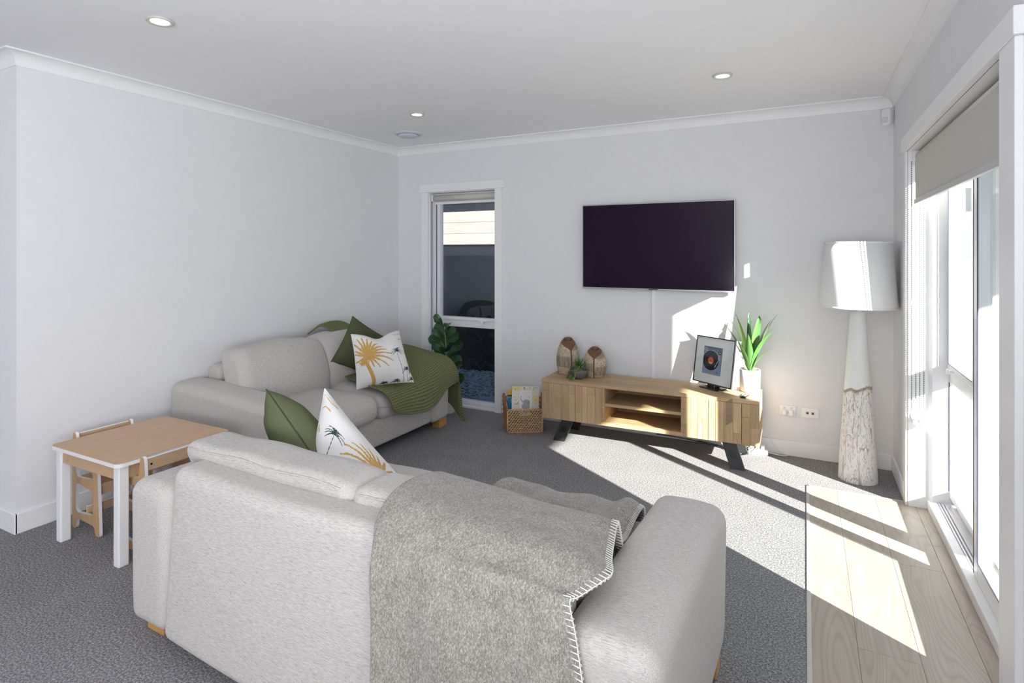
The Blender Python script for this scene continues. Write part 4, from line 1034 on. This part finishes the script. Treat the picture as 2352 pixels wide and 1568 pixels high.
for tip, w, mt_, sg in tips:
    tip = Vector(tip); out = Vector((tip.x-b0.x, tip.y-b0.y, 0)); mid = b0+out*.45+Vector((0, 0, (tip.z-b0.z)*.62+sg*.4))
    bb = b0+out*.06
    leaf(t, 'leaf', mt_, bb, tip, w*1.3, n=12, ctrl=mid, fold=.18, shape=lambda s: (.45+1.5*s if s < .36 else 1.0)*(1-max(0, (s-.36)/.64)**1.6)+.01)
# remote
t = thing('remote_control', 'tiny black and silver remote control in front of the white pot', 'remote', (-.352, 3.975, .45), math.radians(-8))
Mx = Matrix.Translation((-.352, 3.99, .451)) @ Matrix.Rotation(math.radians(-10), 4, 'Z')
m = MB(); m.box(-.017, .017, -.05, .05, 0, .010, .004, M=Mx, seg=2); obj('body', m, M_dark, t, True)
m = MB(); m.box(-.014, .014, -.03, .046, .0095, .0112, .001, M=Mx); obj('faceplate', m, plain('grey_metal', (.42, .43, .45), .35), t)
m = MB()
for y in (-.016, 0, .016, .03): m.lathe([(0, .0128), (.004, .0125), (.0045, .011)], 12, (0, y, 0), M=Mx)
obj('button', m, M_dark, t)

# ------------------------------------------------------------------ floor lamp
t = thing('floor_lamp', 'tall white floor lamp with bark-textured base and white drum shade', 'lamp', (.285, 4.07, 0))
lc = (.285, 4.07, 0); n = 300; k = 220; H1 = .60
Z, J = np.meshgrid(np.linspace(0, 1, k), np.arange(n)/n, indexing='ij')
warp = .5*(vnoise(J*40, Z*12, 21, per=40)-.5)
g1 = vnoise((J*64+warp*2) % 64, Z*9, 22, per=64); g2 = vnoise((J*110) % 110, Z*26, 23, per=110)
h = g1*.7+g2*.3
R_ = .099-.023*Z+.004*np.cos(Z*3)
topline = .565+.02*np.sin(J*2*PI*1+2)+.006*np.sin(J*2*PI*5)
Rr = R_+.0045*np.clip(np.minimum(np.abs(g1-.5)*13, np.abs(g2-.46)*14+.3), 0, 1)-.002
V = [(lc[0]+Rr[i, j]*math.cos(2*PI*j/n), lc[1]+Rr[i, j]*math.sin(2*PI*j/n), Z[i, j]*topline[i, j]) for i in range(k) for j in range(n)]
cl = np.clip(np.minimum(np.abs(g1-.5)*13, np.abs(g2-.46)*14+.15)*1.0, 0, 1)[..., None]; lo = np.clip((vnoise((J*9) % 9, Z*5, 41, per=9)-.45)*4, 0, 1)[..., None]; br = np.array((.36, .20, .10))*lo+np.array((.50, .46, .43))*(1-lo); cl = np.maximum(cl*1.0, 0); wh = np.array((.84, .83, .82))
edge = np.clip((Z-.955+.03*(vnoise(J*30, Z*10, 9, per=30)-.5))/.02, 0, 1)[..., None]
Cc = br*(1-cl)+wh*cl; Cc = Cc*(1-edge*.75)+np.array((.30, .19, .12))*edge*.75
m = MB(); m.add(V, [(i*n+j, i*n+(j+1) % n, (i+1)*n+(j+1) % n, (i+1)*n+j) for i in range(k-1) for j in range(n)]+[tuple(range(n))[::-1], tuple(range((k-1)*n, k*n))]); obj('bark_base', m, M_bark, t, True, col=Cc.reshape(-1, 3))
n = 96; prof = []
m = MB(); V = []; ks = 30
for i in range(ks):
    s = i/(ks-1.); 
    for j in range(n):
        a = 2*PI*j/n; z0 = .560+.02*math.sin(a+2)+.006*math.sin(a*5)
        z = z0+(1.035-z0)*s; r = .0745-.0345*(s**.92); V.append((lc[0]+r*math.cos(a), lc[1]+r*math.sin(a), z))
m.add(V, [(i*n+j, i*n+(j+1) % n, (i+1)*n+(j+1) % n, (i+1)*n+j) for i in range(ks-1) for j in range(n)]+[tuple(range((ks-1)*n, ks*n))]); obj('neck', m, M_lamp, t, True)
m = MB(); m.lathe([(.0, 0), (.014, 0), (.014, .006), (.007, .008), (.007, .06), (.018, .062), (.018, .10), (0, .10)], 20, (lc[0], lc[1], 1.035)); m.tube([(lc[0]-.175, lc[1], 1.42), (lc[0]+.175, lc[1], 1.42)], .002, 6); m.tube([(lc[0], lc[1], 1.13), (lc[0], lc[1], 1.42)], .003, 6); obj('fitting', m, M_chrome, t, True)
m = MB(); m.blob((lc[0], lc[1], 1.18), (.032, .032, .05), 16, 10); obj('bulb', m, M_white, t, True)
m = MB(); m.lathe([(.208, 1.056), (.182, 1.452), (.180, 1.452), (.206, 1.056), (.208, 1.056)], 96, lc); obj('shade', m, M_shade, t, True)
m = MB(); m.lathe([(.2095, 1.054), (.2090, 1.064), (.2050, 1.064), (.2050, 1.054), (.2095, 1.054)], 96, lc); obj('shade_rim', m, M_shade, t, True); m = MB(); m.lathe([(.1832, 1.444), (.1828, 1.4545), (.179, 1.4545), (.179, 1.444), (.1832, 1.444)], 96, lc); obj('shade_rim', m, M_shade, t, True)

# ------------------------------------------------------------------ fiddle-leaf fig
t = thing('fiddle_leaf_fig', 'dark green fiddle-leaf fig in a white pot in the corner behind the left sofa', 'plant', (-2.76, 4.15, 0))
pc = (-2.79, 4.15, 0)
m = MB(); m.lathe([(.0, .0), (.078, 0), (.082, .01), (.112, .22), (.115, .235), (.108, .235), (.10, .20), (0, .2)], 48, pc); obj('pot', m, M_pot, t, True)
m = MB(); m.lathe([(0, .205), (.10, .20)], 30, pc); obj('soil', m, M_soil, t)
st = bez((-2.79, 4.15, .2), (-2.775, 4.14, .5), (-2.795, 4.13, .745), 14)
m = MB(); m.tube(st, [.007]*8+[.005]*7, 8); obj('stem', m, M_stem, t, True)
rs = random.Random(12)
NL = 26
for i in range(NL):
    s = .10+.9*i/(NL-1); p = st[min(14, int(s*14))]; a = i*2.399+.6
    l = .165 if s < .85 else .13; el = .25+.45*s+rs.uniform(-.25, .25)
    dx, dy = math.cos(a), math.sin(a)
    if dy > .5: dy *= .55
    if dx < -.5 and s < .45: dx *= .5
    if s < .7 and dx > 0: l *= 1.1
    b = p+Vector((dx, dy, 0))*.01; tip = b+Vector((dx*math.cos(el), dy*math.cos(el), math.sin(el)))*l
    mid = b+(tip-b)*.5+Vector((0, 0, .03))
    leaf(t, 'leaf', M_fig, b, tip, .115 if s < .9 else .09, n=10, ctrl=mid, fold=.10, face=(rs.uniform(-.2, .6), -1, rs.uniform(.5, 1.1)), shape=lambda s: (.12+.75*math.sin(min(1, s*1.25)*PI/2)**1.3)*(1 if s < .72 else math.sqrt(max(0, 1-((s-.72)/.28)**2)))+.01)

# ------------------------------------------------------------------ woven basket with books
RB = math.atan2(.143, .23); bo = (-1.92, 3.937, 0)
t = thing('woven_basket', 'honey-coloured woven basket of books on the carpet left of the media unit', 'basket', bo, RB)
def wv(mb, p0, p1, q0, q1, rows, cols, nrm, hole=None, th=.009):
    # quad p0->p1 bottom, q0->q1 top
    p0, p1, q0, q1, nrm = map(Vector, (p0, p1, q0, q1, nrm)); rj = random.Random(2)
    for r in range(rows):
        for c in range(cols):
            u = (c+.5+(.5 if r % 2 else 0))/cols; v = (r+.5)/rows
            if u > 1: continue
            if hole and hole(u, v): continue
            a = (p0*(1-u)+p1*u)*(1-v)+(q0*(1-u)+q1*u)*v; dirx = ((p1-p0)*(1-v)+(q1-q0)*v); L_ = dirx.length/cols; dirx.normalize()
            dz = (q0-p0).normalized(); ang = .42+rj.uniform(-.1, .1)
            X_ = (dirx*math.cos(ang)+dz*math.sin(ang)); Z_ = nrm.normalized(); Y_ = Z_.cross(X_)
            R3 = Matrix((X_, Y_, Z_)).transposed().to_4x4()
            mb.blob(tuple(a+nrm.normalized()*.002), (L_*.68, (q0-p0).length/rows*.50, th), 6, 4, M=R3)
bw, bd, hf, hb = .135, .20, .178, .178
m = MB(); wv(m, (-bw+.004, 0, .004), (bw-.004, 0, .004), (-bw, 0, hf), (bw, 0, hf), 13, 13, (0, -1, 0), hole=lambda u, v: .37 < u < .64 and .78 < v < .94)
s_ = obj('front_weave', m, M_weave, t, True, world=False); s_['kind'] = 'stuff'
for sx in (-1, 1):
    m = MB(); wv(m, (sx*(bw-.004), 0, .004), (sx*(bw+.01), bd, .004), (sx*bw, 0, hf), (sx*(bw+.02), bd*.9, .25), 14, 9, (sx, 0, 0)); s_ = obj('side_weave', m, M_weaveR, t, True, world=False); s_['kind'] = 'stuff'
    m = MB(); m.add([(sx*(bw-.004), 0, .0), (sx*(bw+.008), bd, 0), (sx*(bw+.016), bd*.9, .25), (sx*(bw-.002), 0, hf), (sx*(bw-.010), 0, .0), (sx*(bw+.002), bd, 0), (sx*(bw+.010), bd*.9, .25), (sx*(bw-.008), 0, hf)], [(0, 1, 2, 3), (7, 6, 5, 4), (0, 4, 5, 1), (1, 5, 6, 2), (2, 6, 7, 3), (3, 7, 4, 0)]); obj('side_panel', m, M_weaveR, t, world=False)
    m = MB(); pts = [(sx*bw, 0, hf)]+[tuple(p) for p in bez((sx*(bw+.002), .02, hf+.01), (sx*(bw+.01), bd*.5, .235), (sx*(bw+.018), bd*.85, .262), 10)]+[(sx*(bw+.02), bd, .25)]
    m.tube(pts, .008, 7)
    for i in range(12):
        p = pts[min(i, len(pts)-1)]; m.blob(p, (.010, .012, .009), 6, 4)
    obj('side_rim', m, M_weaveR, t, True, world=False)
m = MB(); m.box(-bw, -.036, .004, .010, 0, hf); m.box(.036, bw, .004, .010, 0, hf); m.box(-.036, .036, .004, .010, 0, hf*.77); m.box(-.036, .036, .004, .010, hf*.95, hf); m.box(-bw, bw, 0, bd, 0, .008); obj('lining', m, plain('dark_basket_gap', (.10, .05, .025), .9), t, world=False)
m = MB(); wv(m, (bw+.01, bd, .004), (-bw-.01, bd, .004), (bw+.02, bd, .24), (-bw-.02, bd, .24), 14, 12, (0, 1, 0)); s_ = obj('back_weave', m, M_weave, t, True, world=False); s_['kind'] = 'stuff'
m = MB(); m.tube([(-bw, 0, hf), (-.04, 0, hf+.002), (.04, 0, hf+.002), (bw, 0, hf)], .007, 7); m.tube([(-.038, 0, hf), (-.038, 0, hf*.78), (.038, 0, hf*.78), (.038, 0, hf)], .005, 6)
for x in (-1, 1): m.tube([(x*bw, 0, .003), (x*bw, 0, hf)], .007, 7)
m.tube([(-bw, 0, .004), (bw, 0, .004)], .006, 6); obj('front_rim', m, M_weave, t, True, world=False)
MBk = Matrix.Translation(bo) @ Matrix.Rotation(RB, 4, 'Z')
def book(label, x0, x1, y, z0, z1, th, lean, rot, art, spine):
    Mb = MBk @ Matrix.Translation((0, y, z0)) @ Matrix.Rotation(rot, 4, 'Y') @ Matrix.Rotation(-lean, 4, 'X')
    t = thing('book', label, 'book', tuple((MBk @ Vector(((x0+x1)/2, y, z0)))))
    h_ = z1-z0; N = 150; gx, gz = np.meshgrid(np.linspace(0, 1, N), np.linspace(0, 1, N), indexing='ij')
    m = MB(); m.box(x0, x1, .0006, th, 0, h_, .0015, M=Mb); obj('covers', m, spine, t)
    m = MB(); m.box(x0+.003, x1+.0008, .003, th-.003, .003, h_+.0006, M=Mb); obj('pages', m, M_book, t)
    m = MB(); m.add([(x0+gx[i, j]*(x1-x0), 0, gz[i, j]*h_) for i in range(N) for j in range(N)], [(i*N+j, (i+1)*N+j, (i+1)*N+j+1, i*N+j+1) for i in range(N-1) for j in range(N-1)], Mb)
    obj('cover_print', m, M_paper, t, col=art(gx, gz).reshape(-1, 3))
def art1(X, Y):
    Y = (Y-.42)/.58
    C = np.zeros(X.shape+(3,)); C[:] = (.74, .70, .64); ye = (.78, .63, .33)
    C[(X < .34) & (Y > .82)] = ye; C[(X > .76) & (Y < .60) & (Y > .28)] = ye
    C[(X > .25) & (X < .77) & (Y < .85)] = (.80, .66, .42); C[(X > .28) & (X < .745) & (Y < .82)] = (.80, .80, .83)
    for y_, w, c_ in ((.74, .12, (.80, .64, .58)), (.68, .10, (.80, .72, .62)), (.62, .17, (.80, .62, .50))):
        C[(np.abs(Y-y_) < .009) & (np.abs(X-.51) < w) & (np.sin(X*260) > -.5)] = c_
    gr = (.42, .42, .44)
    e = ((X-.54)/.13)**2+((Y-.34)/.11)**2; C[e < 1] = gr; C[((X-.52)/.15)**2+((Y-.17)/.15)**2 < 1] = gr
    C[(((X-.61)/.06)**2+((Y-.33)/.10)**2 < 1)] = (.36, .36, .38)
    d_, tt = seg_dist(X, Y, [(.46, .34), (.38, .37), (.34, .45), (.31, .52)]); C[d_ < .030*(1-.55*tt)] = gr
    C[np.hypot(X-.50, Y-.38) < .012] = (.05, .05, .05)
    C[(Y < .06) & (X > .3) & (X < .72) & (np.sin(X*90+Y*40) > .3)] = (.55, .5, .42)
    for x, y in ((.12, .885), (.14, .44), (.9, .45), (.88, .27), (.34, .56), (.63, .55), (.66, .93), (.82, .95), (.87, .94), (.93, .96), (.80, .88), (.10, .55)):
        C[np.hypot(X-x, Y-y) < .016] = (.12, .12, .11)
    C[((X-.45)/.02)**2+((Y-.93)/.04)**2 < 1] = (.08, .08, .08); C[((X-.48)/.05)**2+((Y-.87)/.02)**2 < 1] = (.5, .52, .55)
    og = (.66, .33, .05)
    for x, y, a, b in ((.17, .27, .06, .022), (.22, .31, .022, .03), (.12, .24, .012, .03), (.20, .24, .012, .03)): C[((X-x)/a)**2+((Y-y)/b)**2 < 1] = og
    return C
def art2(X, Y):
    C = np.zeros(X.shape+(3,)); C[:] = (.03, .20, .42); C[Y > .86] = (.72, .40, .06); C[(Y > .78) & (Y <= .82)] = (.30, .35, .08); C[(Y > .82) & (Y <= .86)] = (.03, .05, .07)
    C[(Y > .66) & (Y < .77) & (np.abs(X-.5) < .35)] = (.5, .6, .66); C[(Y < .35)] = (.10, .17, .16); C[((X-.5)/.2)**2+((Y-.5)/.1)**2 < 1] = (.05, .3, .55); return C
book("cream and yellow picture book with a grey elephant standing in the basket", -.104, .108, .035, .03, .345, .012, .10, .03, art1, plain('cream_cover', (.6, .55, .42), .6))
book("orange, green and blue book behind the elephant book in the basket", -.128, .04, .075, .02, .315, .010, .06, 0, art2, plain('teal_cover', (.03, .12, .12), .6))
book("thin pale green book at the very back of the basket", -.134, .02, .105, .012, .280, .008, .05, 0, lambda X, Y: np.tile(np.array((.35, .55, .42)), X.shape+(1,)), plain('green_cover', (.1, .35, .25), .6))
